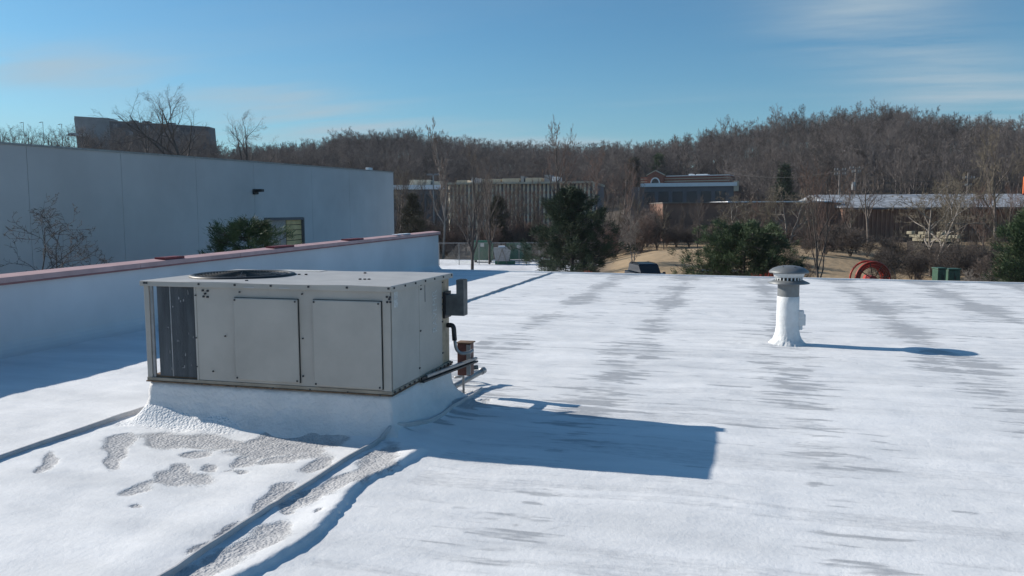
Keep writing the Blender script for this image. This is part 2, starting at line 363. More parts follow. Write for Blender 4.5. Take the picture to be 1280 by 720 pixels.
# wind-blown streaks across the roof, thicker over the deck joints every 2.1 m
jd = np.abs(((X+1.42+2.12/2) % 2.12)-2.12/2)
jd = jd+(fbm(X*0, Y*.6, 3, 5)-.5)*.9*np.minimum(1, Y/14)
nearj = np.exp(-(jd/.36)**2)*((X > -2.5) | ((X > -3.9) & (Y > 9)))
wv = .5*fbm(X*.6, Y*.6, 3, 17); s1 = fbm(X*1.15+wx*.4, Y*11+X*.4+wv*6, 5, 11, .62); s2 = fbm(X*2.6+wx, Y*20+X*.9, 3, 12, .6); s3 = fbm(X*.3, Y*1.0, 3, 13)
depthf = np.clip((Y-6)/12, 0, 1)
amp = nearj*(.25+.15*depthf)*(.55+.9*fbm(X*.5, Y*.5, 3, 19))+((X > -2.5) | ((X > -6) & (Y > 8.5)))*(.045+.10*sstep((X-1.6)/4)*depthf+.04*depthf)
edgef = np.clip((Y-far_edge(X)+2.2)/2.2, 0, 1)
st = (s1*.65+s2*.35-.5)+(s3-.5)*.22-.06*((X < -2.5) & (Y < 8.5))+amp*.68+edgef*.06*(X > -7)
rip = fbm(X*.32+wx*.15, Y*6.5+wv*5+X*.2, 4, 57, .6); rm = ((X > -2.4) | (Y > 8.6))*(X > -7); thin = np.maximum(thin, rm*np.clip((rip-.47)*2.6, 0, .42)*(.45+.9*fbm(X*.5, Y*.4, 3, 58))); thin = np.maximum(thin, nearj*(.12+.3*depthf)*fbm(X*1.3, Y*.9, 4, 55)*1.3*(X > -4)); thin = np.maximum(thin, np.clip((st-.155-.05*np.clip((9-Y)/4, 0, 1))*5.5, 0, .95))
lw = np.abs(fbm(X*.35, Y*1.35+X*.12, 3, 21)-.5)         # thin crease lines
thin = np.maximum(thin, np.clip(.5-lw*60, 0, .5)*1.3*np.clip((fbm(X*1.5, Y*.6, 3, 22)-.5)*5, 0, 1)*(X > -2.6))
dcx = np.maximum(np.maximum(CX0-X, X-CX1), 0); dcy = np.maximum(np.maximum(CY0-Y, Y-CY1), 0); dc = np.sqrt(dcx**2+dcy**2)
skirt = np.exp(-(dc/.12)**1.5)
leftfront = sstep((-4.25+.5*wx-X)/.5)*(Y < CY0+.3); rightend = sstep((Y-7.7)/.3)*sstep((X+3.1)/.1)
rough = np.maximum(leftfront, rightend)*sstep((.30+.2*edge-dc)/.08)+.12*skirt
bare = np.maximum(bare, .85*rightend*sstep((.42+.5*edge-dc)/.1))
dv = np.sqrt((X-VX)**2+(Y-VY)**2); rough = np.maximum(rough, np.clip((.42-dv)*4+edge*1.5, 0, .8)); thin = np.maximum(thin, np.clip((.6-dv)*2+edge*1.5, 0, .45))
# heights
Z = .030*(fbm(X*.7, Y*.7, 3, 41)-.5)+.018*(fbm(X*2.2, Y*2.8, 4, 42)-.5)+.006*(fbm(X*.8, Y*5, 4, 47)-.5)*2-.005*(rip-.5)*2*rm
Z = Z-.008*sstep((bare-.15)/.7)*(1-skirt)+sstep((bare-.3)/.4)*.005*(fbm(X*22, Y*22, 2, 43)-.5)
Z = Z+skirt*(.10+.05*(fbm(X*2.5, Y*2.5, 3, 44)-.5)+leftfront*(.06+.10*(fbm(X*2.2, Y*2, 2, 46)-.5)))
# snow crest that runs beside the seam and drops away on its right
xc = -2.64+.07*np.sin(Y*3.1+.4)+.10*(fbm(Y*1.7, Y*0, 3, 51)-.5)
fade = sstep((6.42-Y)/.14)*sstep((Y+9)/2)
crest = np.where(X < xc, sstep((X-(xc-.30))/.30), 1-sstep((X-xc)/.032))*.038*fade
Z = Z+crest
# right-hand lump of foam beside the curb and the pillow left of the seam
Z = Z+.05*np.exp(-(((X+2.72)/.22)**2+((Y-6.75)/.5)**2))*(1+.6*edge)
bank = np.exp(-((X+3.4)/.25)**2)*sstep((6.2-Y)/.5)*.015; Z = Z+bank
co = np.stack([X.ravel(), Y.ravel(), Z.ravel()], 1)
ny, nx = X.shape; ii = np.arange((ny-1)*(nx-1)); a = (ii//(nx-1))*nx+ii % (nx-1)
me = mesh_np('snowy_roof', co, np.stack([a, a+1, a+nx+1, a+nx], 1), M['roof'], smooth=True)
for nm_, a_ in (('bare', bare), ('thin', thin), ('rough', rough)): me.attributes.new(nm_, 'FLOAT', 'POINT').data.foreach_set('value', a_.ravel().astype(np.float32))
roof = bpy.data.objects.new('roof', me); COL.objects.link(roof); tag(roof, kind='structure')
def roof_z(x, y):
    i = min(len(gx)-1, int(np.searchsorted(gx, x))); yy = Y[:, i]; j = min(ny-1, int(np.searchsorted(yy, y))); return float(Z[j, i])
GZ = -3.5
# building body under the roof
bm = NB(); pts = [(-10.62, -9), (22, -9), (22, far_edge(22)-.03), (-10.62, far_edge(-10.6)-.03)]
prism(bm, pts, 'z', GZ-.5, -.16); o = fin('building_body', bm, M['wall']); tag(o, kind='structure')
bm = NB()
for k in range(8):
    xa = -10.2+k*4.05; xb = xa+4.045
    M4 = None
    v = [(xa, far_edge(xa)), (xb, far_edge(xb)), (xb, far_edge(xb)+.11), (xa, far_edge(xa)+.11)]
    prism(bm, v, 'z', -.2, .035)
o = fin('roof_edge_trim', bm, M['white']); tag(o, 'thin white metal edge strip along the far end of the snowy roof', 'edge trim')

# seams: raised coated ribs
def seam(name, x, y0, y1, h, w, label, m):
    bm = NB(); prev = None; n_ = int((y1-y0)/.12); r_ = random.Random(int(x*100))
    for i in range(n_+1):
        y = y0+(y1-y0)*i/n_; xx = x+(.27*float(sstep((y-6.15)/1.1)) if x > -4 else 0)+.008*math.sin(y*2.3)+r_.uniform(-.002, .002); z = roof_z(xx, y)-.03; hh = h*(1+.12*math.sin(y*1.9+1))+.03
        prof = [(-w*.75, 0), (-w*.5, hh*.88), (-w*.28, hh), (w*.3, hh), (w*.5, hh*.85), (w*.55, 0)]
        ring = [bm.verts.new((xx+p, y, z+q)) for p, q in prof]
        if prev:
            for k in range(len(ring)-1): bm.faces.new((prev[k], prev[k+1], ring[k+1], ring[k]))
        else: bm.faces.new(ring)
        prev = ring
    bm.faces.new(prev)
    o = fin(name, bm, m, loc=(x, y0, 0)); return tag(o, label, 'roof seam', 'raised seams running along the roof')
M['seam'] = mat('coated_seam', (.45, .45, .46), .65, .12, 6, bump=.004, bscale=30)
seam('roof_seam', -3.085, -8, 8.75, .036, .024, 'raised coated seam running from the foot of the curb corner toward the viewer', M['seam'])
seam('roof_seam', -5.93, -8, 26.2, .042, .030, 'longer raised seam passing left of and behind the rooftop unit to the far roof edge', M['seam'])

# parapet ---------------------------------------------------------------
PX = -10.2
py_end = atx(548, 300, PX).y
par = empty('parapet_wall', (PX, 9, 0), 'long white coated parapet wall in shade along the left edge of the roof', 'parapet wall')
def ptop(y):                                    # height of the wall along its length
    za = atx(0, 349, PX).z; ya = atx(0, 349, PX).y; zb = atx(548, 290.5, PX).z
    return za+(zb-za)*(y-ya)/(py_end-ya)
ys = list(np.linspace(-9, py_end, 60)); bm = NB(); prev = None
for y in ys:
    zt = ptop(y); rr_ = .22
    prof = [(PX-.22, GZ), (PX-.22, zt), (PX-.02, zt), (PX, zt-.04), (PX+.004, rr_+.12)]+[(PX+rr_*(1-math.cos(t)), rr_*(1-math.sin(t))+.0) for t in np.linspace(.1, 1.45, 6)]+[(PX+rr_+.05, -.08), (PX+.2, GZ)]
    ring = [bm.verts.new((a_, y, b_)) for a_, b_ in prof]
    if prev:
        for k in range(len(ring)-1): bm.faces.new((prev[k], prev[k+1], ring[k+1], ring[k]))
    else: bm.faces.new(ring)
    prev = ring
bm.faces.new(prev); fin('wall', bm, M['par'], par, smooth=False)
cy_edges = np.linspace(-9, py_end+.05, 13)
for a_, b_ in zip(cy_edges, cy_edges[1:]):
    bm = NB(); za, zb = ptop(a_), ptop(b_)
    for (x0, x1, d0, d1) in ((PX-.24, PX+.045, .003, .03),):
        vv = []
        for (yy, z) in ((a_+.004, za), (b_-.004, zb)):
            vv.append([bm.verts.new(p) for p in ((x0, yy, z+d0+.02), (x1, yy, z+d0-.005), (x1+.006, yy, z-.055), (x1+.02, yy, z-.055), (x1+.02, yy, z+d1-.006), (x0, yy, z+d1+.02))])
        bm.faces.new(vv[0]); bm.faces.new(vv[1][::-1])
        for k in range(6): bm.faces.new((vv[0][k], vv[0][(k+1) % 6], vv[1][(k+1) % 6], vv[1][k]))
    fin('coping', bm, M['coping'], par)
    bm = NB(); vv = []
    for (yy, z) in ((a_+.004, za), (b_-.004, zb)):
        vv.append([bm.verts.new(p) for p in ((PX+.066, yy, z-.058), (PX+.066, yy, z-.085), (PX+.001, yy, z-.085), (PX+.001, yy, z-.058))])
    bm.faces.new(vv[0]); bm.faces.new(vv[1][::-1])
    for k in range(4): bm.faces.new((vv[0][k], vv[0][(k+1) % 4], vv[1][(k+1) % 4], vv[1][k]))
    fin('drip_edge', bm, M['dripc'], par)
for (p0, p1, lab) in ((204, 229, None), (342, 367, None), (435, 454, None)):
    ya = atx(p0, 310, PX).y; yb = atx(p1, 310, PX).y; bm = NB(); zc = ptop((ya+yb)/2)
    box(bm, PX-.20, PX+.02, ya, yb, zc+.03, zc+.075); o = fin('splice_cap', bm, M['copred'], par); tag(o, 'dark red raised piece of coping')
for (p0, p1) in ((497, 502), (504, 514)):
    ya = atx(p0, 290, PX).y; yb = atx(p1, 290, PX).y; zc = ptop((ya+yb)/2); bm = NB()
    box(bm, PX-.2, PX-.02, ya, yb, zc+.04, zc+.07, .01); fin('snow_patch', bm, M['snow_s'], par)

# ================================================================ ROOFTOP UNIT
Ax, Bx, Fy, By, Z0, Z1 = CX0, CX1, CY0, CY1, SZ, SZ+1.0
curb = NB()
def curb_ring(z, out, wob, seed):
    r_ = []; per = [(CX0, CY0), (CX1, CY0), (CX1, CY1), (CX0, CY1)]
    for k in range(4):
        a_, b_ = Vector(per[k]), Vector(per[(k+1) % 4]); n_ = 70 if k % 2 == 0 else 44
        nrm = Vector(((b_-a_).y, -(b_-a_).x)).normalized()
        for i in range(n_):
            p = a_.lerp(b_, i/n_); w_ = float(fbm(np.array(p.x*3+z*2), np.array(p.y*3+z), 3, 77)-.5)
            c_ = (Vector(per[k])-Vector(((CX0+CX1)/2, (CY0+CY1)/2)))
            dd = out+wob*w_*2
            q = Vector((p.x, p.y)); 
            q.x += dd*max(-1, min(1, (p.x-(CX0+CX1)/2)/((CX1-CX0)/2)))**3 if k in (0, 2) else nrm.x*dd
            q.y += nrm.y*dd if k in (0, 2) else dd*max(-1, min(1, (p.y-(CY0+CY1)/2)/((CY1-CY0)/2)))**3
            r_.append(curb.verts.new((q.x, q.y, z)))
    return r_
rings = [curb_ring(z, o_, w_, 0) for z, o_, w_ in ((Z0-.002, -.06, .0), (Z0-.012, -.012, .004), (Z0-.05, -.006, .012), (.32, .0, .012), (.24, .004, .014), (.17, .022, .02), (.11, .055, .03), (.06, .10, .04), (.0, .16, .05), (-.06, .22, .03))]
for a_, b_ in zip(rings, rings[1:]):
    for k in range(len(a_)): j = (k+1) % len(a_); curb.faces.new((a_[k], a_[j], b_[j], b_[k]))
curb.faces.new(rings[0])
o = fin('roof_curb', curb, M['curbp'], loc=(CX0, CY0, 0), smooth=True); tag(o, 'white foam coated curb with a flared skirt under the rooftop unit', 'roof curb')

unit = empty('rooftop_unit', ((Ax+Bx)/2, (Fy+By)/2, Z0), 'boxy grey packaged rooftop air conditioning unit standing on the white curb', 'air conditioner')
def part(name, bm, m, smooth=False, parent=unit, label=None):
    o = fin(name, bm, m, parent, smooth); 
    if label: o['label'] = label
    return o
xF = lambda px, py=420: aty(px, py, Fy).x      # along the front
zF = lambda px, py: aty(px, py, Fy).z
yR = lambda px, py=420: atx(px, py, Bx).y
zR = lambda px, py: atx(px, py, Bx).z
# base rail
bm = NB(); box(bm, Ax-.004, Bx+.006, Fy-.006, By+.004, Z0+.013, Z0+.045, .003); part('base_rail', bm, M['basec'])
bm = NB(); box(bm, Ax-.012, Bx+.014, Fy-.014, By+.012, Z0+.0, Z0+.0125, .002); part('base_flange', bm, M['rust'])
# lid with a turned down rim
bm = NB(); box(bm, Ax-.02, Bx+.02, Fy-.02, By+.02, Z1-.035, Z1, .006)
bmesh.ops.subdivide_edges(bm, edges=[e for e in bm.edges if e.calc_length() > 1], cuts=24, use_grid_fill=True)
for v in bm.verts:
    if v.co.z > Z1-.004: v.co.z += -.006*math.exp(-((v.co.x+3.9)**2+(v.co.y-7.2)**2)*2)+.003*math.sin(v.co.x*5)
lid = part('lid', bm, M['cab_top'])
bm = NB(); box(bm, Ax-.024, Bx+.024, Fy-.026, Fy-.0205, Z1-.052, Z1-.006, .0015); box(bm, Bx+.0205, Bx+.026, Fy-.02, By+.02, Z1-.052, Z1-.006, .0015); part('lid_flange', bm, M['cab'], parent=lid)
# openings at the condenser end
x_coil0, x_coil1 = xF(197), xF(245)
bm = NB(); box(bm, Ax, Ax+.055, Fy, Fy+.012, Z0+.045, Z1-.036, .002); box(bm, Ax, Ax+.012, Fy+.012, Fy+.075, Z0+.045, Z1-.036, .002); part('corner_post', bm, M['cab'])
bm = NB(); box(bm, Ax+.058, Ax+.088, Fy+.01, Fy+.03, Z0+.045, Z1-.036, .002); part('corner_post', bm, M['galv'])
bm = NB(); box(bm, Ax, Ax+.012, By-.06, By, Z0+.045, Z1-.036, .002); part('corner_post', bm, M['cab'])
bm = NB(); box(bm, Ax+.01, x_coil1+.05, Fy+.02, By-.01, Z0+.046, Z0+.06); part('base_pan', bm, M['rust'])
# coil: front run and the left return
cxm = xF(213)
bm = NB(); box(bm, x_coil0, cxm-.004, Fy+.03, Fy+.085, Z0+.06, Z1-.045, .003); coil = part('condenser_coil', bm, M['fin'])
bm = NB(); box(bm, cxm+.006, x_coil1+.03, Fy+.022, Fy+.085, Z0+.06, Z1-.045, .003); part('condenser_coil', bm, M['fin'])
bm = NB(); box(bm, cxm-.006, cxm+.008, Fy+.016, Fy+.08, Z0+.06, Z1-.045, .002); part('coil_seam', bm, M['galv'], parent=coil)
bm = NB(); 
for k in range(90):
    t = x_coil0+.002+(x_coil1-x_coil0)*k/90
    if abs(t-cxm) < .012: continue
    box(bm, t, t+.0016, Fy+.014, Fy+.0225, Z0+.062, Z1-.047)
o = part('coil_fins', bm, M['fin'], parent=coil); o['kind'] = 'stuff'
bm = NB(); rr_ = random.Random(3)
for k in range(16):
    t = rr_.uniform(x_coil0+.02, x_coil1-.03); z = rr_.uniform(Z0+.1, Z1-.1); h_ = rr_.uniform(.006, .03)
    box(bm, t, t+rr_.uniform(.004, .012), Fy+.0118, Fy+.0142, z, z+h_, .0008)
o = part('bent_fins', bm, M['galv'], parent=coil); o['kind'] = 'stuff'
bm = NB(); box(bm, x_coil0+.0, x_coil1+.1, Fy+.09, By-.05, Z0+.07, Z1-.3); part('compressor_box', bm, M['black'])
bm = NB(); box(bm, x_coil0, x_coil0+.055, Fy+.086, By-.02, Z0+.06, Z1-.045, .003); part('condenser_coil', bm, M['fin'])
# front panel
bm = NB(); box(bm, x_coil1, Bx-.004, Fy, Fy+.02, Z0+.046, Z1-.036, .003)
front = part('front_panel', bm, M['cab'])
bm = NB(); box(bm, x_coil1-.0, x_coil1+.02, Fy-.006, Fy-.0005, Z0+.046, Z1-.055, .001); part('panel_edge', bm, M['cab'], parent=front)
bm = NB(); box(bm, Bx-.07, Bx+.003, Fy-.006, Fy-.0005, Z0+.046, Z1-.055, .001); part('panel_edge', bm, M['cab'], parent=front)
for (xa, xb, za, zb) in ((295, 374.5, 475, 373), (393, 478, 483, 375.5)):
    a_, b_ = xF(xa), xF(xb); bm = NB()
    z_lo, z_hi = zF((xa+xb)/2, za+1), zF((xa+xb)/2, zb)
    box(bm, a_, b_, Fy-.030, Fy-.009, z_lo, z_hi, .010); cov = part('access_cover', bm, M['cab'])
    bm = NB(); box(bm, a_+.001, b_+.0035, Fy-.0085, Fy-.001, z_lo-.002, z_hi+.003); part('shadow_gap', bm, M['black'], parent=cov)  # black sheet behind the cover, drawn in as its dark shadow outline
    bm = NB()
    for cx__ in (a_+.02, b_-.02):
        for cz_ in (z_lo+.02, z_hi-.02): box(bm, cx__-.008, cx__+.008, Fy-.038, Fy-.0305, cz_-.008, cz_+.008, .002)
    o = part('corner_screws', bm, M['screw'], parent=cov); o['kind'] = 'stuff'
# screws on the front
bm = NB()
def scr(px, py, s=.008): 
    x_, z_ = xF(px, py), zF(px, py); box(bm, x_-s, x_+s, Fy-.016, Fy-.0005, z_-s, z_+s, .002)
for q in ((300, 365), (378, 367.5), (379, 423), (379.5, 470), (282, 420), (267, 464), (247, 458), (246, 422), (245, 369), (253.5, 480), (296, 483), (342, 485), (388, 487), (435, 490), (476, 494)): scr(*q, .0065)
for q in ((254, 363), (260, 363.5), (257, 367), (255, 370.5), (260, 371), (484, 371), (488, 371.5), (487, 374), (484.5, 377.5), (488.5, 377.5)): scr(*q, .009)
o = part('screws', bm, M['screw']); o['kind'] = 'stuff'
bm = NB()
for px in (181, 184, 249, 294, 339, 386, 434, 486):
    x_ = aty(px, 354, Fy-.02).x; box(bm, x_-.009, x_+.009, Fy-.037, Fy-.0265, Z1-.03, Z1-.012, .002)
for k in range(7):
    y_ = Fy+.03+k*(By-Fy-.06)/6; box(bm, Bx+.0265, Bx+.036, y_-.009, y_+.009, Z1-.03, Z1-.012, .002)
o = part('lid_screws', bm, M['screw'], parent=lid); o['kind'] = 'stuff'
bm = NB()
for (x_, y_) in ((-3.86, 7.95), (-3.55, 7.2), (-3.50, 7.2), (-3.46, 7.21), (-4.55, 6.8), (-4.45, 7.6), (-4.38, 7.62), (-4.5, 7.6)): box(bm, x_-.012, x_+.012, y_-.012, y_+.012, Z1-.004, Z1+.01, .003)
o = part('roof_bolts', bm, M['screw'], parent=lid); o['kind'] = 'stuff'
bm = NB()
for px in (313, 357): x_ = xF(px, 357); bm = NB(); box(bm, x_-.055, x_+.055, Fy-.029, Fy-.0265, Z1-.048, Z1-.034, .001); part('flange_dent', bm, M['cab_top'], parent=lid)
# right side panels
ys_ = yR(524.5); y_end = yR(553)
bm = NB(); box(bm, Bx-.02, Bx, Fy+.035, ys_-.004, Z0+.046, Z1-.036, .002); part('side_panel', bm, M['cab'])
bm = NB(); box(bm, Bx-.02, Bx-.001, ys_+.004, y_end, Z0+.046, Z1-.036, .002); part('side_panel', bm, M['cab'])
bm = NB(); box(bm, Bx-.03, Bx-.016, y_end+.004, By, Z0+.046, Z1-.036, .002); part('rear_side_strip', bm, M['beige'], label='sun-bleached beige rear strip of the side')
bm = NB(); box(bm, Ax+.3, Bx-.03, By-.02, By, Z0+.046, Z1-.036, .002); part('rear_panel', bm, M['cab'])
bm = NB()
for q in ((526, 356), (526, 361.5), (525.5, 413.5), (524.5, 460), (553, 353), (553, 402), (553.5, 441), (553, 372), (553, 380), (553.5, 387)):
    y_, z_ = yR(*q), zR(*q); box(bm, Bx-.001, Bx+.008, y_-.014, y_+.014, z_-.008, z_+.008, .002)
for k in range(14):
    y_ = Fy+.04+k*(By-Fy-.05)/13; box(bm, Bx+.0125, Bx+.024, y_-.012, y_+.012, Z0+.02, Z0+.04, .002)
o = part('screws', bm, M['screw']); o['kind'] = 'stuff'
bm = NB(); y_ = yR(532); box(bm, Bx, Bx+.004, y_-.008, y_+.008, zR(532, 377), zR(532, 356)); part('hinge_strip', bm, M['galv'])
for (za, zb) in ((373, 364.5), (384, 374)):
    bm = NB(); box(bm, Bx+.0005, Bx+.003, yR(493), yR(497.5), zR(495, za), zR(495, zb)); part('sticker', bm, M['faded'], label='faded pale sticker')
# faded vertical lettering on the rear side panel
cu = bpy.data.curves.new('lettering', 'FONT'); cu.body = 'RAVEMR'; cu.size = .118; cu.extrude = .0008; cu.space_character = .98
to = bpy.data.objects.new('tmp', cu); COL.objects.link(to); bpy.context.view_layer.update()
me = bpy.data.meshes.new_from_object(to); bpy.data.objects.remove(to)
tm = bpy.data.objects.new('faded_lettering', me); COL.objects.link(tm); me.materials.append(M['faded'])
ty, tz = yR(546.2, 414), zR(546, 415)
# plane facing +X, text running upward
Mt = Matrix(((0, 0, 1, Bx+.001), (0, -1, 0, ty), (1, 0, 0, tz), (0, 0, 0, 1)))
Mt = Matrix(((0, 0, 1, Bx+.001), (0, 0, 0, 0), (0, 0, 0, 0), (0, 0, 0, 1)))
Mt.col[0] = (0, 0, 1, 0); Mt.col[1] = (0, -1.5, 0, 0); Mt.col[2] = (1, 0, 0, 0); Mt.col[3] = (Bx+.001, ty, tz, 1)
me.transform(wmat(unit).inverted() @ Mt); tm.parent = unit
# fan on the lid
fcx, fcy, fr = -4.99, 7.40, .50
bm = NB(); lathe(bm, [(fr+.03, -.002), (fr+.03, .012), (fr, .022), (fr-.03, .016), (fr-.035, -.006)], (fcx, fcy, Z1), 48); ring = part('fan_ring', bm, M['black'], True)
bm = NB(); lathe(bm, [(fr-.03, .002), (0, .0021)], (fcx, fcy, Z1), 40); part('fan_well', bm, M['black'])
bm = NB()
for k in range(1, 17):
    r_ = fr*k/16.5; z_ = Z1+.012+.035*math.cos(k/16*math.pi/2)
    tube(bm, [(fcx+r_*math.cos(t), fcy+r_*math.sin(t), z_) for t in np.linspace(0, 2*math.pi, 41)], .0028, 4, False)
for k in range(12):
    t = k*math.pi/6; tube(bm, [(fcx+r_*math.cos(t), fcy+r_*math.sin(t), Z1+.010+.035*math.cos(r_/fr*math.pi/2)) for r_ in np.linspace(.03, fr, 7)], .004, 4, False)
part('fan_guard', bm, M['black'])
bm = NB(); lathe(bm, [(0, .028), (.05, .026), (.06, .02), (.06, .004)], (fcx, fcy, Z1), 20); part('fan_hub', bm, M['galv'])
for k in range(4):
    bm = NB(); prev = None
    for r_ in np.linspace(.055, fr-.06, 6):
        w_ = .07+.16*r_; t = k*math.pi/2+.5
        ring_ = []
        for s_, dz in ((-1, .006), (1, .020)):
            c_ = Vector((fcx+r_*math.cos(t), fcy+r_*math.sin(t), 0)); tg = Vector((-math.sin(t), math.cos(t), 0))
            q = c_+tg*w_*s_*.5; ring_.append(bm.verts.new((q.x, q.y, Z1+dz)))
        if prev: bm.faces.new((prev[0], prev[1], ring_[1], ring_[0]))
        prev = ring_
    part('fan_blade', bm, M['galv'])
bm = NB(); box(bm, Ax+.62, Ax+1.15, By-.2, By-.01, Z1+.001, Z1+.0045); part('lid_patch', bm, M['faded'], label='pale worn patch at the back of the lid')
# flue hood on the right rear
fy = (yR(556)+By)/2; 
bm = NB()
fz0, fz1, fzt = Z1-.44, Z1-.22, Z1-.06
x_out = Bx+.21
prism(bm, [(Bx-.01, fz0), (x_out+.0, fz0), (x_out, fzt), (x_out-.08, fzt), (x_out-.08, fz1), (Bx-.01, fz1)], 'y', By-.17, By-.04)
flue = part('flue_hood', bm, M['flue'])
bm = NB(); box(bm, x_out-.07, x_out-.01, By-.16, By-.05, fzt-.01, fzt+.004); part('flue_opening', bm, M['black'], parent=flue)
bm = NB(); box(bm, Bx-.012, Bx+.012, By-.20, By-.005, fz0-.03, fz1+.03, .002); part('flue_collar', bm, M['black'], parent=flue)
# ---- conduit, disconnect, pipes (behind and right of the unit)
hy = By-.02
bm = NB(); tube(bm, [(Bx-.02, hy-.05, Z1-.56), (Bx+.06, hy-.05, Z1-.555), (Bx+.07, hy-.05, Z1-.72)], .026, 10, bend=.05)
elbow = part('conduit_elbow', bm, M['black'], True)
bm = NB(); tube(bm, [(Bx+.07, hy-.05, Z1-.70), (Bx+.08, hy-.04, Z1-.82), (Bx+.13, hy-.02, Z1-.87), (Bx+.21, hy+.03, Z1-.86), (Bx+.235, hy+.07, Z1-.84)], .018, 10, bend=.07)
part('flexible_conduit', bm, M['galv'], True)
dis = empty('disconnect_box', (Bx+.2, 8.45, .0), 'dark red-brown electrical disconnect box standing behind the unit corner', 'electrical box')
bm = NB(); box(bm, Bx+.0, Bx+.155, 8.40, 8.52, .24, .60, .006); part('enclosure', bm, M['redbox'], parent=dis)
bm = NB(); box(bm, Bx-.01, Bx+.17, 8.385, 8.54, .601, .614, .004); part('cover', bm, M['rust'], parent=dis)
bm = NB(); box(bm, Bx+.11, Bx+.158, 8.388, 8.399, .25, .59, .003); part('side_plate', bm, M['galv'], parent=dis)
bm = NB(); box(bm, Bx+.03, Bx+.05, 8.48, 8.50, -.05, .24); part('stand', bm, M['galv'], parent=dis)
# rail that projects from under the unit
rl = empty('base_rail_extension', (Bx, 7.6, Z0), 'dark steel angle rail with a light top sticking out past the unit base', 'steel rail')
def rod(name, p, q, w, h, m, parent, bev=.003):
    p, q = Vector(p), Vector(q); d = q-p; L = d.length; d.normalize(); s_ = d.cross(Vector((0, 0, 1))).normalized(); u_ = s_.cross(d)
    Mm = Matrix.Identity(4)
    for i, a_ in enumerate((d, s_, u_)): Mm.col[i] = (*a_, 0)
    Mm.col[3] = (*p, 1); bm = NB(); box(bm, 0, L, -w/2, w/2, -h/2, h/2, bev, Mm); return part(name, bm, m, parent=parent)
rod('lower_flange', (Bx+.02, 7.30, Z0-.005), (Bx+.19, 8.50, Z0-.01), .05, .02, M['black'], rl)
rod('upper_flange', (Bx+.03, 7.40, Z0+.03), (Bx+.19, 8.50, Z0+.025), .03, .028, M['galv'], rl)
rod('web', (Bx+.018, 7.30, Z0+.012), (Bx+.15, 8.40, Z0+.008), .012, .05, M['black'], rl)
bm = NB()
def gpt(px, py, z=0.): return atz(px, py, z)
def pipe(name, pts, r, m, label, cat='pipe', bend=.06, cap=None, group=None):
    o0 = empty(name, pts[0], label, cat, group)
    bm = NB(); tube(bm, pts, r, 12, bend=bend); part('pipe_run', bm, m, True, parent=o0)
    if cap:
        a_, b_ = Vector(pts[-1]), Vector(pts[-2]); d = (a_-b_).normalized(); bm = NB(); tube(bm, [a_-d*.05, a_+d*.012], r*1.25, 12); part('end_cap', bm, cap, True, parent=o0)
    return o0
p0 = gpt(566, 484, .09); p1 = gpt(604, 463, .15)
pipe('gas_pipe', [p0-(p1-p0)*.6, p0, p1], .034, M['galv'], 'straight grey pipe slanting out over bare foam beside the curb', cap=M['galv'])
q = [gpt(561, 480, .03), gpt(558, 470, .10), gpt(563, 462, .18), gpt(573, 455, .22)]
pipe('drain_pipe', q, .022, M['galv'], 'bent grey trap pipe looping down behind the unit corner', bend=.05)
pipe('drain_pipe', [gpt(576, 458, .20), gpt(581, 464, .12), gpt(579, 470, .06), gpt(568, 472, .05)], .016, M['galv'], 'small curved conduit under the disconnect box', bend=.05)
pipe('short_pipe', [gpt(585, 460, .04), gpt(597, 459, .04)], .03, M['flue'], 'short stubby grey pipe lying on the foam behind the slanted pipe', bend=0)

# ================================================================ ROUND VENT
vent = empty('roof_vent', (VX, VY, 0), 'white round roof vent stack with a grey mushroom cap', 'roof vent')
pr, VH = .168, 1.13
bm = NB(); lathe(bm, [(pr*1.02, .05), (pr*1.0, .35), (pr*.99, .62), (pr*.985, .735), (pr*.97, .737)], (VX, VY, 0), 40); part('stack', bm, M['ventw'], True, parent=vent)
bm = NB(); lathe(bm, [(pr*.955, .70), (pr*.955, .97)], (VX, VY, 0), 40); part('collar', bm, M['vent'], True, parent=vent)
bm = NB(); lathe(bm, [(pr*.9, .945), (.20, .955), (.305, .935), (.31, .945), (.22, .985), (.19, .99)], (VX, VY, 0), 44); flange = part('lower_flange', bm, M['vent'], True, parent=vent)
bm = NB(); lathe(bm, [(.14, .96), (.14, 1.05)], (VX, VY, 0), 24); part('inner_throat', bm, M['black'], True, parent=vent)
for k in range(22):
    t = 2*math.pi*k/22; bm = NB(); c_ = Vector((VX+.198*math.cos(t), VY+.198*math.sin(t), 0))
    Mm = Matrix.Translation(c_) @ Matrix.Rotation(t, 4, 'Z'); box(bm, -.005, .005, -.009, .009, .975, 1.04, 0, Mm); part('louvre_bar', bm, M['ventw'], parent=vent)
bm = NB(); lathe(bm, [(.19, 1.03), (.215, 1.035), (.235, 1.10), (.235, 1.115)], (VX, VY, 0), 44); part('cap_band', bm, M['ventw'], True, parent=vent)
bm = NB(); lathe(bm, [(.21, 1.10), (.292, 1.098), (.297, 1.108), (.285, 1.13), (.235, 1.168), (.16, 1.195), (.08, 1.208), (0, 1.212)], (VX, VY, 0), 48); cap = part('mushroom_cap', bm, M['vent'], True, parent=vent)
bm = NB()
for t in (.3, 1.5, 2.8, 4.1, 5.2): lathe(bm, [(.012, .0), (.010, .008), (0, .01)], (VX+.16*math.cos(t), VY+.16*math.sin(t), 1.192), 8)
o = part('rivets', bm, M['screw'], parent=cap); o['kind'] = 'stuff'
bm = NB(); lathe(bm, [(.31, -.02), (.25, .03), (.215, .07), (.19, .13), (.176, .22), (.166, .30)], (VX, VY, 0), 44, 0, 4)
bmesh.ops.subdivide_edges(bm, edges=bm.edges[:], cuts=1, use_grid_fill=True)
r_ = random.Random(8)
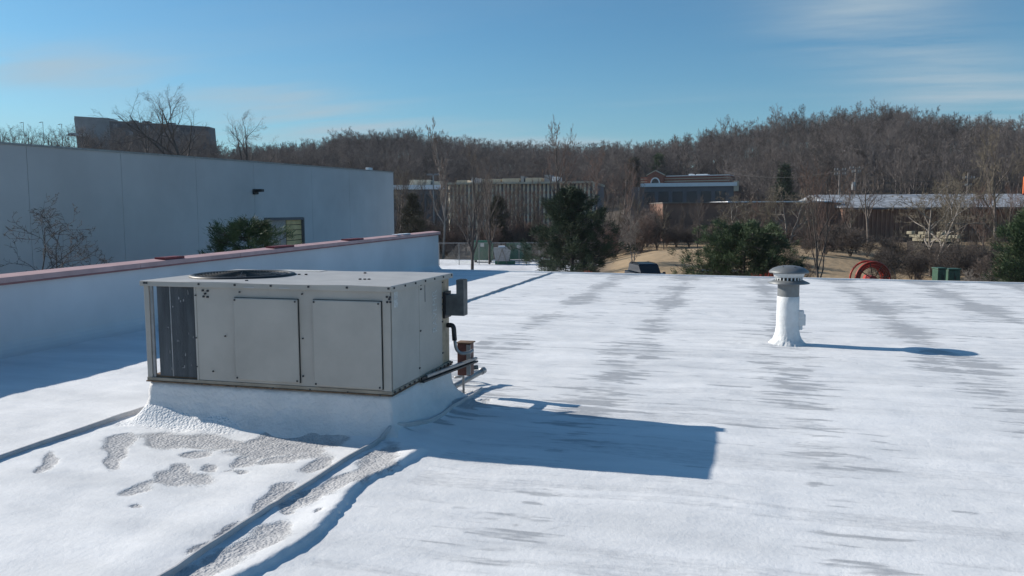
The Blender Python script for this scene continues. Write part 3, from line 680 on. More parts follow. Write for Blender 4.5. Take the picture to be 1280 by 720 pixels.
for v in bm.verts:
    k_ = 1-min(1, max(0, v.co.z)/.3); v.co += Vector((r_.uniform(-1, 1), r_.uniform(-1, 1), r_.uniform(-1, 1)))*.008*k_
part('foam_skirt', bm, M['ventw'], True, parent=vent)
bm = NB(); box(bm, VX+.15, VX+.235, VY-.06, VY+.06, .40, .52, .01); box(bm, VX+.15, VX+.262, VY-.04, VY+.04, .29, .46, .012); box(bm, VX+.15, VX+.22, VY-.03, VY+.03, .22, .32, .01)
part('junction_box', bm, M['ventw'], parent=vent)

# ================================================================ TERRAIN
PXS = [-400, 0, 100, 280, 340, 400, 440, 500, 560, 620, 700, 780, 830, 880, 930, 960, 1000, 1060, 1110, 1150, 1200, 1280, 1700]
SKY = [178, 180, 180, 184, 190, 180, 172, 169, 175, 183, 185, 185, 183, 172, 162, 154, 152, 147, 143, 152, 155, 163, 175]
def vridge(px): return np.interp(px, [300, 700, 900, 1000, 1300], [360, 350, 300, 270, 260])
def hz(px): return 266-px/1280*5
TREE_H = 10.5
def ridge_z(px): return CZ+(hz(px)-np.interp(px, PXS, SKY))/F*vridge(px)-TREE_H
def terr(u, v):
    u = np.asarray(u, float); v = np.asarray(v, float); px = 640+F*u/np.maximum(v, 1); px = np.where(v > 20, np.clip(px, -400, 1700), np.where(u > 0, 1700, -400))
    z = np.full_like(u, GZ)
    rt = sstep((px-745)/60)
    z = z+rt*sstep((v-82)/10)*1.75
    mound = np.interp(px, [740, 780, 820, 870, 1000, 1080, 1120, 1170, 1230], [0, .9, 1.65, 1.9, 1.85, 1.35, .7, .1, 0])*sstep((v-56)/18)*(1-sstep((v-80)/12))
    z = z+mound
    v0 = np.interp(px, [300, 480, 930, 1050], [150, 190, 180, 128]); vr = vridge(px)
    t = (v-v0)/(vr-v0)
    z = z+(ridge_z(px)-z)*np.where(v > v0, sstep(t)*.35+np.clip(t, 0, 1)*.65, 0)
    z = z+.25*(fbm(u/9, v/9, 3, 61)-.5)*sstep((v-50)/40)
    return z
def tz(px, v): return float(terr(np.array([(px-640)/F*v]), np.array([v]))[0])
def on(px, v): x, y = pxv(px, v); return Vector((x, y, tz(px, v)))
vv = np.concatenate([np.arange(-300, 20, 20), np.arange(20, 55, 5), np.arange(55, 110, 1.2), np.arange(110, 420, 4), np.geomspace(420, 4000, 24)])
uu = np.concatenate([-np.geomspace(260, 3500, 16)[::-1], np.arange(-256, -64, 6), np.arange(-64, 64, 1.3), np.arange(64, 262, 6), np.geomspace(268, 3500, 16)])
U, V = np.meshgrid(uu, vv); TZ = terr(U, V); GXx = U*cy-V*sy; GYy = U*sy+V*cy
ny2, nx2 = U.shape; ii = np.arange((ny2-1)*(nx2-1)); a = (ii//(nx2-1))*nx2+ii % (nx2-1)
def ground_material():
    m = mat('ground_cover', (.075, .06, .045), .95, .3, .3, bump=.15, bscale=1.2)
    t = m.node_tree; n = t.nodes; l = t.links; b = n['Principled BSDF']
    src = b.inputs['Base Color'].links[0].from_socket
    for nm, c1, c2, sc_ in (('grass', (.42, .30, .175), (.27, .195, .115), 1.1), ('snow', (.78, .80, .83), (.7, .72, .76), .4)):
        at = n.new('ShaderNodeAttribute'); at.attribute_name = nm
        no = n.new('ShaderNodeTexNoise'); no.inputs['Scale'].default_value = sc_; no.inputs['Detail'].default_value = 6
        g = n.new('ShaderNodeTexCoord'); l.new(g.outputs['Object'], no.inputs['Vector'])
        mc = n.new('ShaderNodeMix'); mc.data_type = 'RGBA'; l.new(no.outputs[0], mc.inputs[0]); mc.inputs[6].default_value = (*c1, 1); mc.inputs[7].default_value = (*c2, 1)
        mk = n.new('ShaderNodeMix'); mk.data_type = 'RGBA'; l.new(at.outputs['Fac'], mk.inputs[0]); l.new(src, mk.inputs[6]); l.new(mc.outputs[2], mk.inputs[7]); src = mk.outputs[2]
    l.new(src, b.inputs['Base Color']); return m
me = mesh_np('ground', np.stack([GXx.ravel(), GYy.ravel(), TZ.ravel()], 1), np.stack([a, a+1, a+nx2+1, a+nx2], 1), ground_material(), smooth=True)
PXg = np.where(V > 20, 640+F*U/np.maximum(V, 1), 0)
gr = sstep((PXg-748)/25)*sstep((V-45)/5)*(1-sstep((V-88)/8))*(V > 20)
sn = (V < 93)*(PXg < 735)*(V > -400)*sstep(((94-V)+4*(fbm(U/5, V/5, 3, 3)-.5))/3)*(PXg < 735)*(V > 30)
for nm, val in (('grass', gr), ('snow', np.clip(sn*(.55+.9*(fbm(U/3, V/5, 3, 9))), 0, 1))):
    at = me.attributes.new(nm, 'FLOAT', 'POINT'); at.data.foreach_set('value', np.asarray(val, np.float32).ravel())
g = bpy.data.objects.new('ground', me); COL.objects.link(g); tag(g, kind='structure')

# ================================================================ TREES
def segs_to_mesh(name, S, m, n=3):
    """S: array (k, 8) p0 p1 r0 r1 -> open prisms"""
    S = np.asarray(S, float); p0 = S[:, 0:3]; p1 = S[:, 3:6]; r0 = S[:, 6]; r1 = S[:, 7]
    d = p1-p0; d /= np.linalg.norm(d, axis=1, keepdims=True)+1e-9
    ref = np.where(np.abs(d[:, 2:3]) > .9, [[1., 0, 0]], [[0, 0, 1.]]); a_ = np.cross(d, ref); a_ /= np.linalg.norm(a_, axis=1, keepdims=True); b_ = np.cross(d, a_)
    vs_ = []
    for base, r in ((p0, r0), (p1, r1)):
        for k in range(n):
            t = 2*math.pi*k/n; vs_.append(base+(a_*math.cos(t)+b_*math.sin(t))*r[:, None])
    co = np.stack(vs_, 1).reshape(-1, 3); i0 = (np.arange(len(S))*2*n)[:, None]
    fs = np.concatenate([i0+np.array([[k, (k+1) % n, n+(k+1) % n, n+k]]) for k in range(n)], 0)
    return mesh_np(name, co, fs, m, smooth=True)
class Bare:
    def __init__(s, seed, H, trunk_h=.3, spread=.6, levels=4, kids=(7, 5, 5, 4), rad=.02, droop=0, stems=1, tw=.006, ln=(.45, .5, .5, .5), up=.15, wig=.18):
        s.r = random.Random(seed); s.seg = [[], []]; s.lv = levels; s.kids = kids; s.tw = tw; s.ln = ln; s.up = up; s.wig = wig; s.spread = spread; s.droop = droop; s.th = trunk_h; s.ends = []
        for k in range(stems):
            a_ = s.r.uniform(0, 6.28); t = 0 if stems == 1 else s.r.uniform(.1, .45)
            d = Vector((math.cos(a_)*t, math.sin(a_)*t, 1)).normalized()
            s.br(Vector((0, 0, -.2)), d, H*(1 if stems == 1 else s.r.uniform(.7, 1)), H*rad, 0)
    def br(s, p, d, L, r, lv):
        n = (9, 5, 4, 3, 2)[lv]; last = lv >= s.lv; pts = [p]; rs = [r]; rend = max(s.tw*.7, r*(.12 if lv == 0 else .3))
        for i in range(n):
            w = s.wig*(.35 if lv == 0 else 1)
            d = (d+Vector((s.r.gauss(0, w), s.r.gauss(0, w), s.r.gauss(0, w*.7)+(s.up-s.droop*(i/n) if lv else .05)))).normalized()
            q = pts[-1]+d*L/n; rr = r+(rend-r)*(i+1)/n
            s.seg[0 if lv <= 1 else 1].append((*pts[-1], *q, rs[-1], rr)); pts.append(q); rs.append(rr)
        if last: s.ends.append((pts[-1], d)); return
        k = s.kids[lv]
        for j in range(k):
            t = (s.th+(1-s.th)*(j+s.r.random())/k) if lv == 0 else (.2+.8*(j+s.r.random())/k)
            f = min(t, .999)*n; i = int(f); a_ = pts[i].lerp(pts[i+1], f-i); rr = max(s.tw, (rs[i]+(rs[i+1]-rs[i])*(f-i))*.62)
            dd = (pts[i+1]-pts[i]).normalized(); o_ = dd.orthogonal().normalized(); o_.rotate(Matrix.Rotation(s.r.uniform(0, 6.28), 3, dd))
            an = s.spread*s.r.uniform(.7, 1.3); nd = (dd*math.cos(an)+o_*math.sin(an)).normalized()
            if lv == 0: ll = L*s.ln[0]*(1.15-.75*((t-s.th)/(1-s.th+1e-6)))*s.r.uniform(.75, 1.1)
            else: ll = L*s.ln[lv]*(1.1-.5*t)*s.r.uniform(.7, 1.15)
            s.br(a_, nd, ll, rr, lv+1)
# lists of meshes by variant
def bare_meshes(name, tm_, cm, **k):
    b = Bare(**k); return segs_to_mesh(name+'_trunk', b.seg[0], tm_, 5), segs_to_mesh(name+'_crown', b.seg[1], cm, 3), b
VAR = {}
VAR['oak'] = [bare_meshes('oak', M['bark'], M['twig'], seed=s_, H=10, trunk_h=.22, spread=.85, kids=(9, 6, 6, 5), ln=(.55, .55, .5, .5), rad=.022, tw=.012) for s_ in (1, 2)]
VAR['tall'] = [bare_meshes('tall', M['bark_p'], M['twig'], seed=s_, H=10, trunk_h=.25, spread=.6, kids=(24, 6, 5, 4), ln=(.26, .5, .5, .5), rad=.014, tw=.011, up=.2) for s_ in (3, 4)]
VAR['multi'] = [bare_meshes('multi', M['bark_d'], M['twig'], seed=s_, H=10, trunk_h=.25, spread=.42, kids=(7, 5, 5, 4), ln=(.35, .5, .5, .5), rad=.011, stems=4, tw=.010, up=.25) for s_ in (5, 6)]
VAR['upright'] = [bare_meshes('upright', M['bark_d'], M['twig'], seed=s_, H=10, trunk_h=.12, spread=.55, kids=(18, 6, 5, 4), ln=(.40, .5, .5, .5), rad=.015, tw=.008, up=.17, wig=.16) for s_ in (15, 16)]
VAR['fan'] = [bare_meshes('fan', M['bark_d'], M['twig_r'], seed=s_, H=6, trunk_h=.18, spread=.55, kids=(12, 7, 5, 4), ln=(.75, .5, .5, .45), rad=.018, tw=.006, up=.12) for s_ in (7, 8)]
VAR['olive'] = [bare_meshes('olive', M['bark_p'], M['twig_o'], seed=s_, H=7, trunk_h=.2, spread=.95, kids=(8, 7, 6, 5), ln=(.7, .55, .5, .5), rad=.022, tw=.010, droop=.35, up=.12, wig=.28, stems=2) for s_ in (9, 10)]
VAR['bigoak'] = [bare_meshes('bigoak', M['bark_d'], M['bark_d'], seed=s_, H=10, trunk_h=.25, spread=.8, kids=(8, 6, 6, 5), ln=(.62, .6, .55, .5), rad=.026, tw=.005, up=.1, wig=.2) for s_ in (31, 32)]
VAR['shrub'] = [bare_meshes('shrub', M['twig'], M['twig_r' if s_ % 2 else 'twig'], seed=s_, H=3.4, trunk_h=.1, spread=.7, levels=3, kids=(7, 6, 6), ln=(.6, .6, .55, .5), rad=.008, stems=9, tw=.009, up=.08, wig=.3) for s_ in (11, 12, 13)]
def tree(kind, vi, px, v, H, label, cat='tree', group=None, mt=None, mc=None, name='bare_tree', wide=1, base=None, rz=None):
    tm_, cm, b = VAR[kind][vi % len(VAR[kind])]
    p = on(px, v) if base is None else Vector(base); h0 = {'oak': 10, 'tall': 10, 'multi': 10, 'bigoak': 10, 'upright': 10, 'fan': 6, 'olive': 7, 'shrub': 3.4}[kind]
    s_ = H/h0; o = empty(name, p, label, cat, group, rz=rng.uniform(0, 6.28) if rz is None else rz); o.scale = (s_*wide, s_*wide, s_)
    for nm, m_, mm in (('trunk', tm_, mt), ('crown', cm, mc)):
        c_ = bpy.data.objects.new(nm, m_); COL.objects.link(c_); c_.parent = o
        if mm: c_.material_slots[0].link = 'OBJECT'; c_.material_slots[0].material = mm
    return o
# --- the far wood: one mass
src = bpy.data.collections.new('wood_sources')
for s_ in range(5):
    b = Bare(seed=40+s_, H=11, trunk_h=.3, spread=.7 if s_ % 2 else .9, levels=4, kids=(9, 6, 5, 4), ln=(.42, .55, .5, .5), rad=.015, tw=.016, up=.12)
    me = segs_to_mesh('wood_tree', b.seg[0]+b.seg[1], M['wood'], 3); src.objects.link(bpy.data.objects.new('wood_tree', me))
pts = []
rr_ = np.random.default_rng(5)
for k in range(30000):
    px = rr_.uniform(-160, 1440); v = math.sqrt(rr_.uniform(125**2, 385**2))
    v0 = float(np.interp(px, [470, 492, 905, 925, 1400], [155, 232, 232, 150, 138]))
    if v < v0: continue
    if 60 < px < 300 and v > 314: continue            # the hilltop building stands here
    if px < 110 and v > 285 and rr_.random() < .93: continue
    if v > vridge(px)+22: continue
    # density: keep about one tree per 16 m2 of slope at most, thinner far away
    if rr_.random() > .62: continue
    pts.append((px, v))
pts = np.array(pts); 
uu_ = (pts[:, 0]-640)/F*pts[:, 1]; zz_ = terr(uu_, pts[:, 1])
# thin to a cap, evenly by area
area_w = pts[:, 1]; keep = rr_.random(len(pts)) < 5200/len(pts)
uu_, vv_, zz_ = uu_[keep], pts[keep, 1], zz_[keep]
wx_, wy_ = uu_*cy-vv_*sy, uu_*sy+vv_*cy
me = bpy.data.meshes.new('wooded_hillside'); me.vertices.add(len(wx_)); me.vertices.foreach_set('co', np.stack([wx_, wy_, zz_], 1).astype(np.float32).ravel())
sc_ = (.62+.5*rr_.random(len(wx_))).astype(np.float32); me.attributes.new('size', 'FLOAT', 'POINT').data.foreach_set('value', sc_)
me.attributes.new('turn', 'FLOAT', 'POINT').data.foreach_set('value', (rr_.random(len(wx_))*6.28).astype(np.float32))
me.attributes.new('which', 'INT', 'POINT').data.foreach_set('value', rr_.integers(0, 5, len(wx_)).astype(np.int32))
wood = bpy.data.objects.new('wooded_hillside', me); COL.objects.link(wood); tag(wood, 'bare brown winter wood covering the hills along the horizon', 'wood', kind='stuff')
ng = bpy.data.node_groups.new('scatter', 'GeometryNodeTree'); ng.interface.new_socket('Geometry', in_out='INPUT', socket_type='NodeSocketGeometry'); ng.interface.new_socket('Geometry', in_out='OUTPUT', socket_type='NodeSocketGeometry')
gi = ng.nodes.new('NodeGroupInput'); go = ng.nodes.new('NodeGroupOutput'); ip = ng.nodes.new('GeometryNodeInstanceOnPoints'); ci = ng.nodes.new('GeometryNodeCollectionInfo')
ci.inputs['Collection'].default_value = src; ci.inputs['Separate Children'].default_value = True; ci.inputs['Reset Children'].default_value = True
def na(nm, ty_):
    q = ng.nodes.new('GeometryNodeInputNamedAttribute'); q.data_type = ty_; q.inputs[0].default_value = nm; return q.outputs[0]
cr = ng.nodes.new('ShaderNodeCombineXYZ'); ng.links.new(na('turn', 'FLOAT'), cr.inputs[2])
ng.links.new(gi.outputs[0], ip.inputs['Points']); ng.links.new(ci.outputs[0], ip.inputs['Instance']); ip.inputs['Pick Instance'].default_value = True
ng.links.new(na('which', 'INT'), ip.inputs['Instance Index']); ng.links.new(cr.outputs[0], ip.inputs['Rotation']); ng.links.new(na('size', 'FLOAT'), ip.inputs['Scale']); ng.links.new(ip.outputs[0], go.inputs[0])
md = wood.modifiers.new('scatter', 'NODES'); md.node_group = ng

# --- trees one can tell apart
def ttop(px, py, v): return atd(px, py, v).z-tz(px, v)          # height of a tree whose tip shows at py
def T(kind, vi, px, v, py, label, **k): return tree(kind, vi, px, v, ttop(px, py, v), label, **k)
T('tall', 0, 554, 95, 160, 'tall slender bare tree with pale trunk rising highest beside the white warehouse corner', wide=.8)
T('upright', 1, 503, 100, 205, 'thin pale birch-like bare tree just right of the white warehouse corner', wide=.7)
T('upright', 0, 530, 104, 225, 'thin grey bare sapling in front of the low office with the snowy roof edge', wide=.6)
T('upright', 0, 590, 72, 196, 'upright many-stemmed bare tree with dark trunk in front of the chain-link fence')
T('upright', 1, 612, 84, 205, 'loose grey bare tree beside the green dumpster, behind the many-stemmed one', wide=.8)
T('oak', 0, 700, 112, 172, 'rusty brown round-headed bare tree standing above the big dark pine', mc=M['twig_r'], wide=.62)
T('oak', 1, 745, 116, 200, 'rusty brown bare tree just right of the big dark pine top', mc=M['twig_r'], wide=.7)
T('oak', 1, 779, 124, 212, 'rusty brown bare tree in front of the left end of the dark low building', mc=M['twig_r'], wide=.8)
T('oak', 0, 797, 128, 222, 'grey-brown bare tree screening the dark low building just left of the brick gable', mc=M['twig'], wide=.7)
T('olive', 0, 792, 68, 262, 'pale leaning bare tree right of the big dark pine', mt=M['bark_p'], mc=M['bark_p'], wide=.55)
T('fan', 0, 1026, 45, 236, 'vase-shaped bare tree with reddish fine twigs right behind the vent cap', wide=.72)
T('olive', 1, 1165, 66, 222, 'broad tangled bare tree with pale twisting trunks in front of the batten-walled building')
T('oak', 1, 1243, 88, 178, 'tall bare tree with pale limbs near the right edge of the photo', mc=M['twig_o'], wide=.75)
T('oak', 0, 1200, 80, 225, 'bare olive-brown tree between the tangled tree and the right edge', mc=M['twig_o'], wide=.8)
T('olive', 0, 925, 84, 238, 'vine-covered low tree forming an olive brown dome beside the brown brick building', wide=.95)
T('olive', 1, 985, 86, 232, 'second vine-covered dome right of the first', wide=.95)
T('fan', 1, 872, 82, 258, 'dark bushy bare tree against the left end of the brown brick wall', mc=M['twig'], wide=.8)
T('oak', 0, 1085, 92, 215, 'bare brown tree beside the pair of utility poles', mc=M['twig'], wide=.8)
T('bigoak', 0, 232, 215, 130, 'large bare spreading oak on the hill in front of the office building', mt=M['bark_d'], mc=M['bark_d'], wide=1.15, rz=1.2)
T('bigoak', 1, 306, 205, 157, 'bare tree with pale limbs on the hill right of the large oak', mc=M['bark'], wide=.9)
T('bigoak', 1, 190, 232, 150, 'smaller bare tree left of the large oak on the hill', mt=M['bark_d'], mc=M['bark_d'], wide=.9)
for k, (px, v, py) in enumerate([(385, 255, 172), (440, 290, 166), (425, 300, 168), (478, 300, 164), (520, 300, 166), (845, 262, 176), (880, 258, 160), (900, 255, 154), (922, 245, 158), (950, 240, 146), (972, 235, 140), (1003, 230, 140), (1040, 235, 142), (1072, 228, 136), (1096, 225, 133), (1110, 220, 132), (1135, 230, 140), (1162, 225, 142), (1195, 230, 144), (1232, 225, 148), (1262, 220, 150)]):
    vv1 = v+18; tree('oak' if k % 3 else 'multi', k, px, vv1, min(16, max(8, ttop(px, py, vv1))), 'bare tree standing along the skyline of the far wooded hill', group='bare skyline trees on the far hill', mc=M['wood'], wide=.85)
for k in range(40):                       # bare trees in the belt in front of the far buildings
    px = [498, 520, 566, 575, 628, 640, 655, 672, 770, 785, 812, 830, 850, 940, 962, 1010, 1050, 1064, 1190, 1230, 1188, 1215, 1225, 1258, 1272, 1262, 510, 545, 583, 600, 618, 648, 664, 690, 706, 752, 762, 780, 800, 820][k]
    v = rng.uniform(95, 128) if px < 830 else rng.uniform(84, 96)
    py = rng.uniform(228, 258) if px < 680 else (rng.uniform(250, 264) if px < 900 else rng.uniform(236, 256))
    tree(['upright', 'oak', 'fan', 'upright'][k % 4], k, px, v, ttop(px, py, v), 'bare brown tree in the tangled belt below the far buildings', group='bare trees in the tangled belt', mc=[M['twig'], M['twig_r'], M['twig_o']][k % 3], wide=.9)
k = 0
def thicket(n, p0, p1, v0, v1, h0, h1, mats):
    global k
    for _ in range(n):
        px = rng.uniform(p0, p1); v = rng.uniform(v0, v1); k += 1
        tree('shrub', k, px, v, rng.uniform(h0, h1), 'bare brown shrub in the dense thicket beyond the roof', 'shrub', 'bare shrubs in the thicket', mc=mats[k % len(mats)], name='bare_shrub', wide=rng.uniform(.85, 1.25))
thicket(34, 495, 700, 96, 118, 2.6, 4.8, [M['twig'], M['twig_r'], M['bark_d']])
thicket(24, 700, 830, 80, 105, 2.4, 4.5, [M['twig'], M['bark_d'], M['twig_r']])
thicket(36, 830, 1060, 82, 96, 1.3, 2.6, [M['twig'], M['twig_r'], M['twig_o'], M['twig']])
thicket(6, 1130, 1195, 70, 76, .9, 1.5, [M['twig'], M['twig_o']])
thicket(18, 1175, 1300, 84, 94, 1.0, 2.1, [M['twig_o'], M['twig'], M['bark_d']])
thicket(30, 1100, 1300, 58, 76, 1.8, 2.9, [M['twig'], M['bark_d'], M['bark_d']])
thicket(12, 1010, 1085, 64, 80, 1.8, 3.0, [M['bark_d'], M['twig'], M['bark_d']])
thicket(6, 960, 1040, 60, 72, 1.2, 2.2, [M['twig_o'], M['twig']])

# --- conifers
def needle_mesh(name, centers, dirs, size, per, m, seed=0):
    rg = np.random.default_rng(seed); n = len(centers)*per
    c = np.repeat(np.asarray(centers, float), per, 0); d = np.repeat(np.asarray(dirs, float), per, 0)
    d = d+rg.normal(0, .55, d.shape); d /= np.linalg.norm(d, axis=1, keepdims=True)
    c = c+rg.normal(0, size*.55, c.shape); L = size*rg.uniform(.6, 1.3, (n, 1)); s_ = np.cross(d, rg.normal(0, 1, d.shape)); s_ /= np.linalg.norm(s_, axis=1, keepdims=True); w = size*rg.uniform(.035, .075, (n, 1))
    a_ = c-s_*w*.4; b_ = c+s_*w*.4; e = c+d*L*.6+s_*w; f = c+d*L+0*s_; h = c+d*L*.6-s_*w
    co = np.stack([a_, b_, e, f, h], 1).reshape(-1, 3); i0 = (np.arange(n)*5)[:, None]
    return mesh_np(name, co, i0+np.array([[0, 1, 2, 3, 4]]), m)
def conifer(label, px, v, H, Wd, mt_, seed, name='pine_tree', prof=None, tuft=.22, per=30, nl=60, base=None, sub=9, flat=.35):
    p = on(px, v) if base is None else Vector(base); r_ = random.Random(seed); seg = []; tc_, td = [], []
    prof = prof or (lambda t: (1-t)**.7*min(1, .4+t*3))
    top = Vector((r_.uniform(-.1, .1)*H*.3, 0, H)); seg.append((0, 0, -.3, *(top*.5), H*.022, H*.013)); seg.append((*(top*.5), *(top*.97), H*.013, H*.004))
    for k_ in range(nl):
        t = (k_+r_.random())/nl; t = .08+.9*t; z = H*t; R_ = Wd/2*prof(t)*r_.choice((.5, .72, .9, 1.0, 1.18)); a_ = k_*2.4+r_.uniform(-.4, .4)
        s0 = top*t; dz = R_*flat*r_.uniform(.3, 1.1); e = s0+Vector((math.cos(a_)*R_, math.sin(a_)*R_, dz)); mid = s0.lerp(e, .55)+Vector((0, 0, -R_*.06))
        seg.append((*s0, *mid, H*.006, H*.004)); seg.append((*mid, *e, H*.004, H*.002))
        for j in range(sub):
            f = .28+.72*(j+r_.random())/sub; q = s0.lerp(mid, f/.55) if f < .55 else mid.lerp(e, (f-.55)/.45)
            o_ = Vector((r_.gauss(0, 1), r_.gauss(0, 1), r_.gauss(.25, .6)))*R_*.17*(1.2-f*.5); w_ = q+o_; seg.append((*q, *w_, H*.0025, H*.0015))
            tc_.append(w_); td.append(((w_-s0).normalized()+Vector((0, 0, .5)))[:])
    o = empty(name, p, label, 'pine tree')
    tr = bpy.data.objects.new('trunk', segs_to_mesh('pine_limbs', seg, M['bark_d'], 4)); COL.objects.link(tr); tr.parent = o
    cr_ = bpy.data.objects.new('crown', needle_mesh('pine_needles', tc_, td, tuft, per, mt_, seed)); COL.objects.link(cr_); cr_.parent = o
    return o
rnd = lambda t: float(np.interp(t, [0, .12, .3, .5, .7, .85, 1], [.8, .98, 1, .86, .66, .42, .1]))
conifer('large dark bushy pine in front of the ribbed office building', 716, 60, ttop(716, 238, 60), 7.2, M['needle_d'], 1, prof=rnd, tuft=.27, per=95, nl=62)
conifer('broad low pine spreading behind the roof edge left of the vent', 930, 50, ttop(930, 286, 50), 7.6, M['needle'], 2, prof=lambda t: max(0, 1-(t/1.02)**2.4)**.55, tuft=.22, per=90, nl=85)
conifer('dark green pine cut off by the right edge of the photo', 1288, 42, ttop(1288, 268, 42), 4.0, M['needle'], 3, prof=rnd, tuft=.22, per=60, nl=70)
conifer('small dark sparse conifer beside the white warehouse corner', 517, 96, ttop(517, 243, 96), 4.6, M['needle_b'], 4, tuft=.32, per=36, nl=45)
conifer('brownish sparse conifer in front of the ribbed wall', 622, 100, ttop(622, 246, 100), 5.4, M['needle_b'], 5, tuft=.32, per=32, nl=45)
conifer('small dark evergreen on the wooded slope right of centre', 977, 150, ttop(977, 208, 150), 6.0, M['needle_d'], 6, tuft=.6, per=40, nl=40)
conifer('soft green evergreen on the slope just left above the gabled brick building', 792, 238, ttop(792, 200, 238), 6.5, M['needle_b'], 7, tuft=.8, per=40, nl=36)
conifer('soft green evergreen on the slope right above the gabled brick building', 822, 242, ttop(822, 196, 242), 7.5, M['needle'], 17, tuft=.8, per=40, nl=36)
conifer('dark evergreen high on the wooded slope toward the right edge', 1208, 205, ttop(1208, 188, 205), 7, M['needle_d'], 18, tuft=.7, per=36, nl=34)
for q_ in range(34):
    px = rng.uniform(700, 1275); v = rng.uniform(180, 240) if px > 930 else rng.uniform(240, 275)
    tree('tall' if q_ % 3 else 'upright', q_, px, v, rng.uniform(10, 14.5), 'pale-trunked slender bare tree standing out among the far wood', group='pale-trunked trees in the far wood', mt=M['bark_p'], mc=M['wood'], wide=.9)
conifer('tiny dark pine beside the roof vent cap', 1000, 46, ttop(1000, 326, 46), 1.5, M['needle_d'], 9, tuft=.16, per=16, nl=24)
pb = atx(312, 297, -14.2)
conifer('low green pine showing over the pink parapet coping', 0, 0, atx(312, 279, -14.2).z+1.4, 3.3, M['needle'], 8, base=(pb.x, pb.y, -1.4), prof=lambda t: max(0, 1-(t/1.02)**2.6)**.6, tuft=.13, per=90, nl=44, sub=8)

# --- ornamental trees between the parapet and the warehouse
def front_tree(px, py, Xw, seed, label, H=4.6):
    b = Bare(seed=seed, H=H, trunk_h=.45, spread=1.0, kids=(8, 5, 4, 3), ln=(.42, .55, .55, .5), rad=.012, tw=.004, up=.02, wig=.28)
    p = atx(px, py, Xw); o = empty('bare_tree', (p.x, p.y, p.z-H*.97), label, 'tree')
    for nm, s_, m_ in (('trunk', b.seg[0], M['bark_d']), ('crown', b.seg[1], M['bark_d'])):
        q = bpy.data.objects.new(nm, segs_to_mesh(nm, s_, m_, 4)); COL.objects.link(q); q.parent = o
    e = [x for x in b.ends if random.random() < .12]
    q = bpy.data.objects.new('dead_leaves', needle_mesh('dead_leaves', [x[0][:] for x in e], [x[1][:] for x in e], .055, 2, M['leafd'], seed)); COL.objects.link(q); q.parent = o; q['kind'] = 'stuff'
front_tree(80, 274, -13.6, 21, 'small dark bare tree with a few rusty leaves behind the parapet at left')
front_tree(2, 272, -13.2, 22, 'tangled dark bare tree cut by the left edge of the photo')

# ================================================================ WHITE WAREHOUSE
WX = -20.0
wyc = atx(492, 240, WX).y; wtop_c = atx(492, 216, WX).z; wy0 = -14; wtop_0 = atx(0, 180, WX).z; wy_0 = atx(0, 180, WX).y
wz = lambda y: wtop_0+(wtop_c-wtop_0)*(y-wy_0)/(wyc-wy_0)
wh = empty('white_warehouse', (WX, wyc, GZ), 'long white windowless warehouse wall in shade left of the roof', 'warehouse')
joints = [wy0, -6, 2, 10]+[atx(px, 240, WX).y for px in (36, 153, 246, 318, 390, 437)]+[wyc]
joints = sorted(joints)
oy0, oy1 = atx(331, 285, WX).y, atx(380, 285, WX).y; oz1 = atx(358, 275, WX).z; oz0 = oz1-4
WT = lambda y: wz(y)
for a_, b_ in zip(joints, joints[1:]):
    ys2 = [a_+.02] + ([oy0, oy1] if a_ < oy0 and oy1 < b_ else []) + [b_-.02]
    inside = [(a_+.02, b_-.02, GZ-.5, None)]
    cuts = [y for y in (oy0, oy1) if a_+.02 < y < b_-.02]
    spans = [a_+.008]+cuts+[b_-.008]; bm = NB()
    for s0, s1 in zip(spans, spans[1:]):
        mid = (s0+s1)/2; z0_ = oz1 if oy0 < mid < oy1 else GZ-.5
        prism(bm, [(s0, z0_), (s1, z0_), (s1, WT(s1)), (s0, WT(s0))], 'x', WX-.2, WX)
    fin('wall_panel', bm, M['wall'], wh)
bm = NB(); prism(bm, [(wy0, GZ-.5), (wyc-.03, GZ-.5), (wyc-.03, WT(wyc)-.25), (wy0, WT(wy0)-.25)], 'x', WX-60, WX-.9); fin('building_core', bm, M['wall'], wh)
bm = NB(); prism(bm, [(wy0, WT(wy0)), (wyc, WT(wyc)), (wyc, WT(wyc)+.06), (wy0, WT(wy0)+.06)], 'x', WX-.26, WX+.03); fin('roof_trim', bm, M['galv'], wh)
bm = NB(); prism(bm, [(WX-60, GZ-.5), (WX-.21, GZ-.5), (WX-.21, wtop_c), (WX-60, wtop_c)], 'y', wyc-.2, wyc-.02); fin('end_wall', bm, M['wall'], wh)
dr = NB(); box(dr, WX-.19, WX-.13, oy0, (oy0*.42+oy1*.58), oz0, oz1); door = fin('dock_door', dr, M['galv'], wh)
nsl = 9; zb_ = oz1-1.9
for i in range(16):
    z_ = oz1-.24*(i+1); bm = NB(); box(bm, WX-.18, WX-.10, (oy0*.42+oy1*.58)+.02, oy1-.06, z_+.02, z_+.235, .01); fin('slat', bm, M['slat'], wh)
bm = NB(); box(bm, WX-.24, WX-.2, oy0, oy1, oz0, oz1); fin('door_recess', bm, M['dark'], wh)
bm = NB(); box(bm, WX-.18, WX+.02, oy1-.05, oy1+.03, oz0, oz1+.1); box(bm, WX-.18, WX+.02, oy0-.05, oy1-.06, oz1+.002, oz1+.12); fin('door_frame', bm, M['dwall'], wh)
lp = atx(318, 240, WX); wl = bm = NB(); box(bm, WX+.001, WX+.12, lp.y-.15, lp.y+.15, lp.z-.1, lp.z+.12, .02); box(bm, WX+.12, WX+.42, lp.y-.10, lp.y+.10, lp.z+.0, lp.z+.12, .02)
o = fin('wall_lamp', bm, M['black'], wh); o['label'] = 'small black wall-mounted floodlight'
